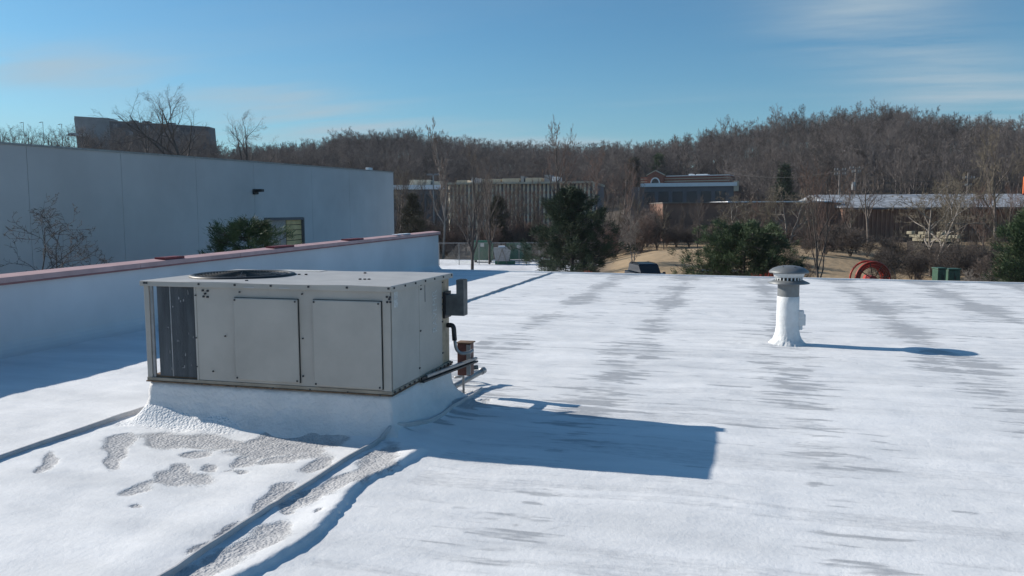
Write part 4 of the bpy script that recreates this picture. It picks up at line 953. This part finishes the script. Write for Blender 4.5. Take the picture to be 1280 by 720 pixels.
bm = NB(); lp = atx(466, 214, WX); box(bm, WX-.3, WX-.1, lp.y-.3, lp.y+.2, WT(lp.y)+.06, WT(lp.y)+.2, .02); fin('roof_fitting', bm, M['white'], wh)

# ================================================================ FAR BUILDINGS
def frame_at(px, v, turn=0, zoff=0, z=None):
    """empty-like matrix: local x to the right across the view, y away from the viewer"""
    p = on(px, v); 
    if z is not None: p.z = z
    return p, YAW+turn
def bld(name, px, v, label, cat='building', z=None, turn=0):
    p, rz = frame_at(px, v, turn, z=z); return empty(name, p, label, cat, None, rz)
def lbox(par_, name, m, x0, x1, y0, y1, z0, z1, bev=0, parent=None, label=None):
    bm = NB(); box(bm, x0, x1, y0, y1, z0, z1, bev); me = bpy.data.meshes.new(name); bm.to_mesh(me); bm.free(); me.materials.append(m)
    o = bpy.data.objects.new(name, me); COL.objects.link(o); o.parent = parent or par_
    if label: o['label'] = label
    return o
def zat(py, v, px=640): return atd(px, py, v).z
# low office with snowy roof edge (px 492-558)
v = 150; sc = v/F
A = bld('low_office_building', 492, v, 'low dark office building with a white snowy roof edge beside the white warehouse', z=-3.6)
h_ = lambda py, px=540, vv=v: zat(py, vv, px)+3.6
lbox(A, 'wall', M['dwall'], -20*sc, 66*sc, 0, 20, -1, h_(237)); lbox(A, 'roof_edge', M['snow_s'], -20*sc, 67*sc, -.5, 20, h_(237)+.01, h_(231.5))
for i, (a_, b_, t) in enumerate(((18, 45, 224), (48, 62, 226))): lbox(A, 'rooftop_equipment', M['tan'], a_*sc, b_*sc, 4, 9, h_(231.5)+.01, h_(t))
for i in range(9): lbox(A, 'window', M['dark'], (2+i*6.6)*sc, (6.6+i*6.6)*sc, -.06, -.002, h_(262), h_(243))
# ribbed office (px 558-745)
v = 138; sc = v/F; B = bld('ribbed_office_building', 560, v, 'long office building with tan vertical ribs and dark glass behind the trees', z=-3.6, turn=-.2)
h_ = lambda py, px=650, vv=138: zat(py, vv, px)+3.6
lbox(B, 'wall', M['dwall'], 0, 180*sc, 0, 22, -1, h_(231)); lbox(B, 'parapet_band', M['tan'], -.2, 180*sc+.2, -.9, 22, h_(231)+.01, h_(228.5))
bm = NB(); prism(bm, [(2*sc, -.02), (3.1*sc, -.26), (4.4*sc, -.02)], 'z', -1, h_(231)-.005); bmesh.ops.recalc_face_normals(bm, faces=bm.faces); me = bpy.data.meshes.new('rib'); bm.to_mesh(me); bm.free(); me.materials.append(M['tanl']); r0 = bpy.data.objects.new('rib', me); COL.objects.link(r0); r0.parent = B
for i in range(1, 37):
    q = r0.copy(); COL.objects.link(q); q.location = (i*4.95*sc, 0, 0)
for i in range(4): lbox(B, 'spandrel', M['brick_b'], .01, 180*sc-.01, -.05, -.005, h_(243+i*15), h_(240+i*15))
for (a_, b_, t, m_) in ((2, 16, 224, M['tan']), (22, 28, 221, M['snow_s']), (36, 60, 223, M['tan']), (62, 84, 222.5, M['tan']), (86, 90, 220, M['galv']), (92, 112, 222, M['tan']), (116, 124, 218.5, M['gwall']), (126, 134, 221, M['snow_s'])):
    lbox(B, 'rooftop_equipment', m_, a_*sc, b_*sc, 5, 9, h_(228.5)+.01, h_(t))
# dark wide building with white edge (px 745-915)
v = 158; sc = v/F; Cc = bld('dark_low_building', 788, v, 'dark blue-grey low building with a pale roof edge below the gabled brick one', z=-3, turn=-.27)
h_ = lambda py, px=830, vv=158: zat(py, vv, px)+3
lbox(Cc, 'wall', M['dwall'], 0, 123*sc, 0, 16, -1, h_(234)); lbox(Cc, 'roof_edge', M['white'], 12*sc, 127*sc, -.4, 15, h_(234)+.01, h_(229.5)); 
lbox(Cc, 'corner_block', M['tan'], 123.2*sc, 129*sc, -.3, 2, h_(240), h_(228))
for i in range(6): lbox(Cc, 'window', M['dark'], (17+i*17)*sc, (29+i*17)*sc, -.06, -.003, h_(256), h_(240))
lbox(Cc, 'column', M['gwall'], 9*sc, 11*sc, -.3, -.01, -1, h_(234))
# gabled brick
v = 196; sc = v/F; D_ = bld('gabled_brick_building', 800, v, 'red brick building with pale stripes and an arched gable on the far side', z=0, turn=-.42)
h_ = lambda py, px=840, vv=196: zat(py, vv, px)
for i, (pa, pb_, m_) in enumerate(((232, 228, 'brick'), (228, 226.8, 'tan'), (226.8, 224.6, 'brick'), (224.6, 223.8, 'tan'), (223.8, 221.6, 'brick'))): lbox(D_, 'brick_band' if m_ == 'brick' else 'stone_band', M[m_], 0, 108*sc, 0 if m_ == 'brick' else -.08, 14, h_(pa)+.005-(6 if i == 0 else 0), h_(pb_))
lbox(D_, 'roof_edge', M['white'], 32*sc, 108*sc, -.3, 14, h_(221.6)+.01, h_(220.6)); lbox(D_, 'rooftop_equipment', M['white'], 55*sc, 60*sc, 4, 7, h_(220.6)+.01, h_(218)); lbox(D_, 'rooftop_equipment', M['white'], 64*sc, 78*sc, 4, 7, h_(220.6)+.01, h_(218.5))
def lprism(par_, name, m, poly, a0, a1):
    bm = NB(); prism(bm, poly, 'y', a0, a1); bmesh.ops.recalc_face_normals(bm, faces=bm.faces); me = bpy.data.meshes.new(name); bm.to_mesh(me); bm.free(); me.materials.append(m); o = bpy.data.objects.new(name, me); COL.objects.link(o); o.parent = par_; return o
lprism(D_, 'gable', M['brick'], [(10*sc, h_(232)), (30*sc, h_(232)), (30*sc, h_(220)), (20*sc, h_(215)), (10*sc, h_(220))], -1.2, -.09)
for s0, s1 in (((9, 220.3), (20, 214.6)), ((20, 214.6), (31, 220.3))):
    lprism(D_, 'gable_trim', M['tan'], [(s0[0]*sc, h_(s0[1])), (s1[0]*sc, h_(s1[1])), (s1[0]*sc, h_(s1[1]-.9)), (s0[0]*sc, h_(s0[1]-.9))], -1.35, -.1)
arch = [(20+4.6*math.cos(t), 229.5-5.6*math.sin(t)) for t in np.linspace(0, math.pi, 9)]
lprism(D_, 'arched_window', M['dark'], [(a_*sc, h_(b_)) for a_, b_ in [(24.6, 232)]+arch+[(15.4, 232)]], -1.28, -1.21)
arch2 = [(20+6*math.cos(t), 229.5-7*math.sin(t)) for t in np.linspace(0, math.pi, 9)]
for p_, q_, p2, q2 in zip(arch, arch[1:], arch2, arch2[1:]): lprism(D_, 'arch_stone', M['white'], [(a_*sc, h_(b_)) for a_, b_ in (p_, q_, q2, p2)], -1.33, -1.205)
# brown brick building with pale roof line (px 828-1060) and batten-walled long one (1050-1400)
v = 99; sc = v/F; E_ = bld('brown_brick_building', 828, v, 'low brown brick building with a thin snowy roof line beyond the grassy bank', z=-2.2)
h_ = lambda py, px=930, vv=99: zat(py, vv, px)+2.2
lbox(E_, 'wall', M['brick_b'], 0, 222*sc, 0, 9, -1, h_(254)); lbox(E_, 'roof_edge', M['pole'], -.1, 80*sc, -.25, 9, h_(254)+.005, h_(252.6)); lbox(E_, 'snowy_roof_edge', M['snow_s'], 80.1*sc, 222*sc, -.25, 9, h_(253)+.005, h_(251.6))
v = 97; sc = v/F; G_ = bld('batten_walled_building', 1052, v, 'long brown batten-walled building with a snow-dusted low roof at right', z=-2.2, turn=-.06)
h_ = lambda py, px=1170, vv=97: zat(py, vv, px)+2.2
lbox(G_, 'wall', M['brick_b'], 0, 330*sc, 0, 14, -1, h_(259.5))
b0 = lbox(G_, 'batten', mat('rust_brown_batten', (.27, .155, .11), .85, .2, 1), 2*sc, 3.4*sc, -.14, -.005, -1, h_(260)-.02)
for i in range(1, 58): q = b0.copy(); COL.objects.link(q); q.location = (i*5.6*sc, 0, 0)
bm = NB(); z_e, z_r = h_(259.5), h_(246.5)+.55
prism(bm, [(-.6, z_e+.01), (12, z_r), (24, z_e+.01)], 'x', -.3, 330*sc); me = bpy.data.meshes.new('snowy_roof'); bmesh.ops.recalc_face_normals(bm, faces=bm.faces); bm.to_mesh(me); bm.free()
me.materials.append(mat('patchy_snow', (.40, .43, .47), .85, col2=(.12, .13, .145), vscale=1.6, stretch=(1, .4, 1))); o = bpy.data.objects.new('snowy_roof', me); COL.objects.link(o); o.parent = G_
lbox(G_, 'eave_board', M['dwall'], -.3, 330*sc, -.64, -.605, z_e-.18, z_e+.04)
# orange sign panel
so = bld('orange_sign', 1279, 92, 'orange panel sign at the right edge above the snowy roof', 'sign', z=-2)
h_ = lambda py: zat(py, 92, 1279)+2
lbox(so, 'panel', M['orange'], -.32, 1.3, 0, .15, h_(242), h_(221)); lbox(so, 'base_strip', M['copred'], -.34, 1.32, -.02, .17, h_(244), h_(242)-.005); lbox(so, 'post', M['pole'], .3, .45, .16, .3, -1, h_(230)); 
# hilltop office
HV = 322; sc = HV/F; zb_ = zat(190, HV, 180)-4
H_ = bld('hilltop_office_building', 103, HV, 'long dark office building with a raised slanted left end on the hilltop', z=zb_, turn=.0)
h_ = lambda py, px: zat(py, HV, px)-zb_
lprism(H_, 'raised_block', M['gwall'], [(2*sc, 0), (42*sc, 0), (42*sc, h_(149.5, 145)), (-1*sc, h_(147, 103))], 0, 7)
lprism(H_, 'raised_block_side', M['gwall'], [(-.5*sc, h_(189, 103)), (1.9*sc, h_(189, 103)), (-1.1*sc, h_(148, 103)), (-3*sc, h_(149, 103))], 1, 12)
lprism(H_, 'main_wall', M['dwall'], [(42.1*sc, 0), (166*sc, 0), (164*sc, h_(160.5, 268)), (42.1*sc, h_(153, 145))], .5, 7)
lprism(H_, 'roof_cap', M['galv'], [(42.1*sc, h_(153, 145)+.02), (164*sc, h_(160.5, 268)+.02), (164*sc, h_(159.7, 268)), (42.1*sc, h_(152.2, 145))], .0, 7)
lprism(H_, 'entrance_canopy', M['white'], [(-6*sc, h_(171.5, 100)), (16*sc, h_(172, 118)), (16*sc, h_(169, 118)), (0, h_(168.5, 100))], -4, -.05)
for fl in range(3):
    for i in range(18):
        t = 46+i*6.4; ya = np.interp(t, [42, 164], [153, 160.5]); lbox(H_, 'window', M['hwin'] if (i*7+fl*3) % 6 else M['gwall'], t*sc, (t+4.6)*sc, .38, .47, h_(ya+7.6+fl*8, 180), h_(ya+3.0+fl*8, 180))
for (a_, b_, t) in ((62, 70, 151), (78, 86, 152), (108, 116, 154)): lbox(H_, 'rooftop_equipment', M['dwall'], a_*sc, b_*sc, 3, 6, h_(157, 190), h_(t, 190))
for i in range(20): tree('oak' if i % 3 else 'bigoak', i, 106+i*8.6, 292+(i*7) % 16, ttop(106+i*8.6, rng.uniform(164, 176), 292+(i*7) % 16), 'bare brown tree growing in front of the hilltop office building', group='bare trees below the hilltop office building', mc=M['wood'], wide=1.15)
# hilltop road lamps and small trees at the left
for i, (px, py) in enumerate(((3, 160), (39, 155), (63, 154.5), (86, 157))):
    v = 318; zt = zat(py, v, px); b_ = bld('street_lamp', px, v, 'slim street lamp on the hilltop road at far left', 'street lamp', z=tz(px, v)); b_['group'] = 'street lamps along the hilltop road'
    H1 = zt-b_.location.z
    lbox(b_, 'pole', M['pole'], -.06, .06, -.06, .06, -.5, H1); lbox(b_, 'lamp_arm', M['pole'], -.9, .1, -.08, .08, H1, H1+.16); lbox(b_, 'lamp_head', M['gwall'], -1.4, -.7, -.2, .2, H1-.14, H1-.002)
for i, px in enumerate((8, 22, 34, 47, 58, 71, 83, 92)):
    v = 312+i % 3*4; tree('bigoak', i, px, v, max(3, ttop(px, 163+(i*5) % 7, v)), 'small bare roadside tree on the far left hilltop', group='small roadside trees on the hilltop', mt=M['bark_d'], mc=M['bark_d'], wide=.9)
# utility poles
def upole(px, v, py, arms, tr, label):
    p = bld('utility_pole', px, v, label, 'utility pole'); H1 = zat(py, v, px)-p.location.z
    bm = NB(); tube(bm, [(0, 0, -.5), (0, 0, H1)], [.16, .11], 8); me = bpy.data.meshes.new('pole'); bm.to_mesh(me); bm.free(); me.materials.append(M['pole']); o = bpy.data.objects.new('pole', me); COL.objects.link(o); o.parent = p
    for dz, w_ in arms:
        ar = lbox(p, 'crossarm', M['pole'], -w_, w_, -.22, -.12, H1-dz, H1-dz+.14)
        for s_ in (-.9, -.45, .45, .9): lbox(p, 'insulator', M['galv'], s_*w_-.05, s_*w_+.05, -.21, -.13, H1-dz+.145, H1-dz+.36, parent=ar)
    if tr: 
        bm = NB(); tube(bm, [(-.3, -.1, H1-3.0), (-.3, -.1, H1-1.9)], .24, 10); me = bpy.data.meshes.new('transformer'); bm.to_mesh(me); bm.free(); me.materials.append(M['galv']); o = bpy.data.objects.new('transformer', me); COL.objects.link(o); o.parent = p
upole(1046.5, 118, 213, ((.1, .85), (.7, .85)), False, 'wooden utility pole with two short crossarms, left one of the pair')
upole(1066.5, 110, 210, ((.2, .95), (.7, .6)), True, 'wooden utility pole carrying a pale transformer can, right one of the pair')
upole(1206, 120, 216, ((.9, .9), (2.0, .5)), False, 'thin utility pole above the snowy roof at right')
# wires between the poles are too fine to see; parking lot lamp in front of the ribbed office
p = bld('parking_lot_lamp', 543, 112, 'grey parking lot lamp on a thin pole in front of the low office', 'street lamp'); H1 = zat(219, 112, 543)-p.location.z
lbox(p, 'pole', M['galv'], -.09, .09, -.09, .09, -.3, H1); lbox(p, 'lamp_head', M['gwall'], -.9, -.1, -.2, .2, H1-.05, H1+.16); lbox(p, 'lamp_head', M['gwall'], .1, .9, -.2, .2, H1-.05, H1+.16)
def wire(p, q, sag, label):
    pts_ = [Vector(p).lerp(Vector(q), t)-Vector((0, 0, sag*4*t*(1-t))) for t in np.linspace(0, 1, 15).tolist()]; bm = NB(); tube(bm, pts_, .022, 4)
    o = fin('overhead_wire', bm, M['black'], loc=pts_[0]); tag(o, label, 'wire')
def ptip(px, py, v): return atd(px, py, v)
wire(ptip(1046, 214.5, 118), ptip(1066, 212.5, 110), .15, 'short overhead wire between the pair of utility poles')
wire(ptip(1066, 212.5, 110), ptip(1206, 222.5, 120), 1.0, 'overhead wire from the transformer pole to the thin pole at right')
wire(ptip(1046, 214.5, 118), ptip(905, 214, 150), 1.0, 'overhead wire running left from the pair of utility poles toward the gabled brick building')
# limestone block wall
st_ = bld('stone_wall', 1133, 78, 'short stretch of pale limestone blocks below the batten-walled building', 'stone wall', z=tz(1150, 78), turn=-.9)
zz0 = max(-.2, zat(301, 78, 1150)-st_.location.z)
for r_i in range(3):
    for c_i in range(8):
        x0 = (c_i*7.2+(r_i % 2)*3.2)*78/F; hh_ = .30
        if (r_i*5+c_i*3) % 7 == 0 or (r_i == 2 and c_i % 3 == 1): continue
        lbox(st_, 'stone', M['stone'], x0, x0+6.6*78/F, -.1*r_i*0-rng.uniform(0, .12), .6, zz0+r_i*(hh_+.02), zz0+r_i*(hh_+.02)+hh_-rng.uniform(0, .04), .03)
lbox(st_, 'footing', M['bark_d'], 0, 60*78/F, .1, .55, -1.2, zz0-.01)

# ================================================================ YARD THINGS
# chain-link fence
fv = 84; fe = bld('chain_link_fence', 549, fv, 'grey chain-link fence with thin posts across the snowy yard', 'fence'); sc = fv/F; fl = 200*sc; FH = zat(303.5, fv, 560)-fe.location.z
for i in range(9): 
    bm = NB(); tube(bm, [(i*fl/8, 0, -.1), (i*fl/8, 0, FH+.03)], .035, 6); me = bpy.data.meshes.new('post'); bm.to_mesh(me); bm.free(); me.materials.append(M['galv']); o = bpy.data.objects.new('post', me); COL.objects.link(o); o.parent = fe
lbox(fe, 'top_rail', M['galv'], 0, fl, -.03, .03, FH-.05, FH+.01)
S_ = []
for i in range(-12, int(fl/.16)):
    for s_ in (0, 1):
        x0, x1 = i*.16, i*.16+FH*.9
        a_ = (x0, .01, .02) if s_ else (x1, -.01, .02); b_ = (x1, .01, FH-.05) if s_ else (x0, -.01, FH-.05)
        lo, hi = min(x0, x1), max(x0, x1)
        if lo < 0 or hi > fl: continue
        S_.append((*a_, *b_, .007, .007))
o = bpy.data.objects.new('chain_link', segs_to_mesh('chain_link', S_, M['galv'], 3)); COL.objects.link(o); o.parent = fe; o['kind'] = 'stuff'
# dumpsters
def dumpster(px, v, w_, hh, label):
    d = bld('dumpster', px, v, label, 'dumpster')
    lprism(d, 'body', M['green'], [(-w_/2, .25), (w_/2, .25), (w_/2, hh*.85), (w_/2-.3, hh), (-w_/2, hh)], -.9, .9)
    lbox(d, 'rim', M['green'], -w_/2-.05, w_/2+.05, -.98, -.905, hh*.62, hh*.70); lbox(d, 'rim', M['green'], -w_/2-.05, w_/2+.05, -.98, -.905, hh*.18, hh*.25)
    for k_ in range(3): lbox(d, 'side_rib', M['green'], -w_/2+.3+k_*(w_-.7)/2, -w_/2+.42+k_*(w_-.7)/2, -.96, -.905, hh*.26, hh*.61)
    lbox(d, 'label_plate', M['faded'], -.25, .15, -.93, -.905, hh*.74, hh*.9)
    for s_ in (-1, 1): lbox(d, 'caster', M['rubber'], s_*(w_/2-.3)-.12, s_*(w_/2-.3)+.12, -.6, .6, 0, .249)
    return d
dumpster(604, 88, 2.2, 2.3, 'bright green dumpster with a dark symbol left of the grey hopper')
dumpster(649, 90, 2.8, 2.0, 'green dumpster right of the grey hopper')
hp = bld('grey_hopper', 628, 84, 'pale grey weathered hopper bin with a snow-capped top between two green dumpsters', 'hopper')
sc = 84/F; z_ = lambda py: zat(py, 84, 628)-hp.location.z
lprism(hp, 'bin', M['galv'], [(-8*sc, z_(326)), (8.5*sc, z_(326)), (11*sc, z_(310)), (10.5*sc, z_(308.5)), (-10.5*sc, z_(309.5)), (-11*sc, z_(312))], -.7, .7)
lbox(hp, 'snow_cap', M['snow_s'], -5*sc, 4*sc, -.5, .5, z_(309.2), z_(307.2), .05)
for s_ in (-1, 1): rod('brace', hp.matrix_world @ Vector((0, 0, 0)) if 0 else (Matrix.Translation(hp.location) @ Matrix.Rotation(YAW, 4, 'Z')) @ Vector((0, -.75, z_(311))), (Matrix.Translation(hp.location) @ Matrix.Rotation(YAW, 4, 'Z')) @ Vector((s_*6.5*sc, -.75, z_(331))), .06, .06, M['pole'], hp)
lbox(hp, 'skid', M['green'], -9*sc, 16*sc, -.6, .6, 0, z_(326)-.01)
# snowy junk pile (px 683,320)
jp = bld('snow_covered_pile', 683, 80, 'low dark pile of brush with snow-covered poles sticking up', 'brush pile'); sc = 80/F
z_ = lambda py: zat(py, 80, 683)-jp.location.z
lprism(jp, 'heap', M['bark_d'], [(-9*sc, -.1), (11*sc, -.1), (8*sc, z_(328)), (3*sc, z_(324)), (-4*sc, z_(325)), (-8*sc, z_(329))], -.5, .5)
Mw = Matrix.Translation(jp.location) @ Matrix.Rotation(YAW, 4, 'Z')
rod('snowy_pole', Mw @ Vector((-6*sc, -.3, z_(323))), Mw @ Vector((-3.5*sc, -.3, z_(319))), .1, .1, M['snow_s'], jp); rod('snowy_pole', Mw @ Vector((5.5*sc, -.3, z_(320.5))), Mw @ Vector((8*sc, -.3, z_(317.5))), .1, .1, M['snow_s'], jp)
lbox(jp, 'snow_cap', M['snow_s'], -2*sc, 5*sc, -.45, .3, z_(324.5), z_(323.5), .03)
# cars
def car(px, v, body, label, turn, name, suv=True):
    c = bld(name, px, v, label, 'car', turn=turn)
    L2, Wc, top = 2.35, .93, 1.72 if suv else 1.45
    def sh(poly, y0, y1, inset_top, m, nm, bevel=.05):
        bm = NB(); prism(bm, poly, 'y', y0, y1)
        for vtx in bm.verts:
            if vtx.co.z > 1.05: vtx.co.y *= inset_top
        bmesh.ops.bevel(bm, geom=bm.edges[:], offset=bevel, segments=2, affect='EDGES', profile=.6); bmesh.ops.recalc_face_normals(bm, faces=bm.faces)
        me = bpy.data.meshes.new(nm); bm.to_mesh(me); bm.free(); me.materials.append(m); o = bpy.data.objects.new(nm, me); COL.objects.link(o); o.parent = c; return o
    sh([(-L2, .35), (L2, .35), (L2, .85), (L2-.15, 1.0), (1.2, 1.08), (-L2+.05, 1.1), (-L2, .9)], -Wc, Wc, 1, body, 'body', .07)
    sh([(-L2+.15, 1.06), (1.25, 1.06), (.55, top-.08), (-L2+.5, top-.06)], -Wc+.06, Wc-.06, .82, M['glass'], 'window_band', .03)
    sh([(-L2+.45, top-.09), (.6, top-.1), (.45, top), (-L2+.6, top+.01)], -Wc+.16, Wc-.16, .88, body, 'roof', .03)
    for s_ in (-1, 1):
        for xx in (-1.4, 1.45):
            bm = NB(); tube(bm, [(xx, s_*(Wc-.22), .34), (xx, s_*(Wc+.01), .34)], .34, 18); me = bpy.data.meshes.new('wheel'); bm.to_mesh(me); bm.free(); me.materials.append(M['rubber']); w_ = bpy.data.objects.new('wheel', me); COL.objects.link(w_); w_.parent = c
        lbox(c, 'door_mirror', body, .85, 1.05, s_*(Wc+.1)-.09, s_*(Wc+.1)+.09, 1.0, 1.16, .03)
        lbox(c, 'roof_rail', M['black'], -1.6, .2, s_*.62-.02, s_*.62+.02, top+.02, top+.05)
        lbox(c, 'headlight', M['white'], L2-.02, L2+.02, s_*.68-.16, s_*.68+.16, .68, .84, .01)
    return c
car(808, 58, M['car'], 'dark blue car seen end-on beyond the roof edge below the grassy bank', math.radians(-82), 'parked_car')
car(913, 56, M['silver'], 'silver car mostly hidden behind the broad low pine', math.radians(15), 'parked_car', False)
# cable reel
rv = 50; rp = bld('cable_reel', 1089, rv, 'large orange-red reel wound with cable beyond the roof edge', 'cable reel'); rl_ = 22.3*rv/F; sc = rv/F
zc_ = max(rl_+.02, zat(348.5, rv, 1089)-rp.location.z)
def torus(R_, r_, y, m, nm, par_, n1_=48, sq=1.0):
    bm = NB(); tube(bm, [(R_*math.cos(t), y, zc_+R_*math.sin(t)) for t in np.linspace(0, 2*math.pi, n1_+1)], r_, 8, False); me = bpy.data.meshes.new(nm); bm.to_mesh(me); bm.free(); me.materials.append(m); me.polygons.foreach_set('use_smooth', [True]*len(me.polygons)); o = bpy.data.objects.new(nm, me); COL.objects.link(o); o.parent = par_; return o
for y_ in (-.42, .42): torus(rl_-.05, .06, y_, M['redor'], 'flange_rim', rp)
for k_ in range(3): torus(rl_-.15-.10*k_, .048, -.36+.05*k_, M['redor'], 'cable_coil', rp, 40)
for k_ in range(5): torus(rl_-.30-.05*(k_%2), .035, -.2+.12*k_, M['redor'], 'cable_coil', rp, 40)
for k_ in range(8):
    t = k_*math.pi/4+.2
    for y_ in (-.42,): 
        bm = NB(); tube(bm, [(.2*math.cos(t), y_, zc_+.2*math.sin(t)), ((rl_-.05)*math.cos(t), y_, zc_+(rl_-.05)*math.sin(t))], .028, 6); me = bpy.data.meshes.new('spoke'); bm.to_mesh(me); bm.free(); me.materials.append(M['rust']); o = bpy.data.objects.new('spoke', me); COL.objects.link(o); o.parent = rp
bm = NB(); tube(bm, [(0, -.5, zc_), (0, .5, zc_)], .22, 16); me = bpy.data.meshes.new('hub'); bm.to_mesh(me); bm.free(); me.materials.append(M['redor']); o = bpy.data.objects.new('hub', me); COL.objects.link(o); o.parent = rp
for s_ in (-1, 1): lbox(rp, 'stand', M['black'], s_*.9-.1, s_*.9+.1, -.5, .5, -.1, zc_-.75)
bm = NB(); tube(bm, [(rl_+.1+.5*math.cos(t), .2, zc_-.2+.95*math.sin(t)) for t in np.linspace(-.3, 2.4, 20)], .02, 6); me = bpy.data.meshes.new('loose_cable'); bm.to_mesh(me); bm.free(); me.materials.append(M['black']); o = bpy.data.objects.new('loose_cable', me); COL.objects.link(o); o.parent = rp
# utility cabinets
def cabinet(px, v, w_, py, label, m):
    c = bld('utility_cabinet', px, v, label, 'utility cabinet'); H1 = zat(py, v, px)-c.location.z
    lbox(c, 'body', m, -w_/2, w_/2, -.35, .35, 0, H1-.1, .04); lbox(c, 'lid', m, -w_/2-.04, w_/2+.04, -.4, .4, H1-.095, H1, .04)
    lbox(c, 'door_seam', M['black'], -.015, .015, -.362, -.352, .2, H1-.25); lbox(c, 'handle', M['black'], .06, .1, -.38, -.352, H1-.7, H1-.45)
cabinet(1175.5, 50, .52, 334.5, 'pale green utility cabinet, the brighter left one of the pair', M['pgreen'])
cabinet(1191, 51, .78, 335.5, 'wider green utility cabinet, the right one of the pair', M['pgreen'])
# small coloured shrubs close behind the roof edge
for (px, v, py, m_, lb) in ((735, 50, 334, M['redor'], 'low red-twigged shrub under the big dark pine'), (955, 44, 333, M['redor'], 'small red-twigged shrub under the broad pine'), (1226, 44, 330, M['bark_p'], 'pale whitish shrub near the right end of the roof edge'), (1150, 58, 338, M['twig_r'], 'low rusty shrub left of the green cabinets')):
    tree('shrub', 1, px, v, max(.8, ttop(px, py, v)*.9), lb, 'shrub', None, mt=m_, mc=m_, name='bare_shrub', wide=.8)
# ================================================================ AIR
bm = NB(); box(bm, -4300, 4300, -4300, 4300, -5.2, 44); m = bpy.data.materials.new('haze_air'); m.use_nodes = True; m.node_tree.nodes.remove(m.node_tree.nodes['Principled BSDF'])
pv = m.node_tree.nodes.new('ShaderNodeVolumePrincipled'); pv.inputs['Color'].default_value = (.85, .9, 1, 1); pv.inputs['Density'].default_value = .00014; m.node_tree.links.new(pv.outputs[0], m.node_tree.nodes['Material Output'].inputs['Volume'])
o = fin('haze', bm, m); o['kind'] = 'stuff'
bpy.context.view_layer.update()
print('zmax', max((o.matrix_world @ Vector(c)).z for o in scene.objects if o.type == 'MESH' and o.name != 'haze' for c in o.bound_box), min((o.matrix_world @ Vector(c)).z for o in scene.objects if o.type == 'MESH' and o.name != 'haze' for c in o.bound_box))
print('objects', len(bpy.data.objects), 'tris', sum(len(o.data.polygons)*2 for o in scene.objects if o.type == 'MESH'))
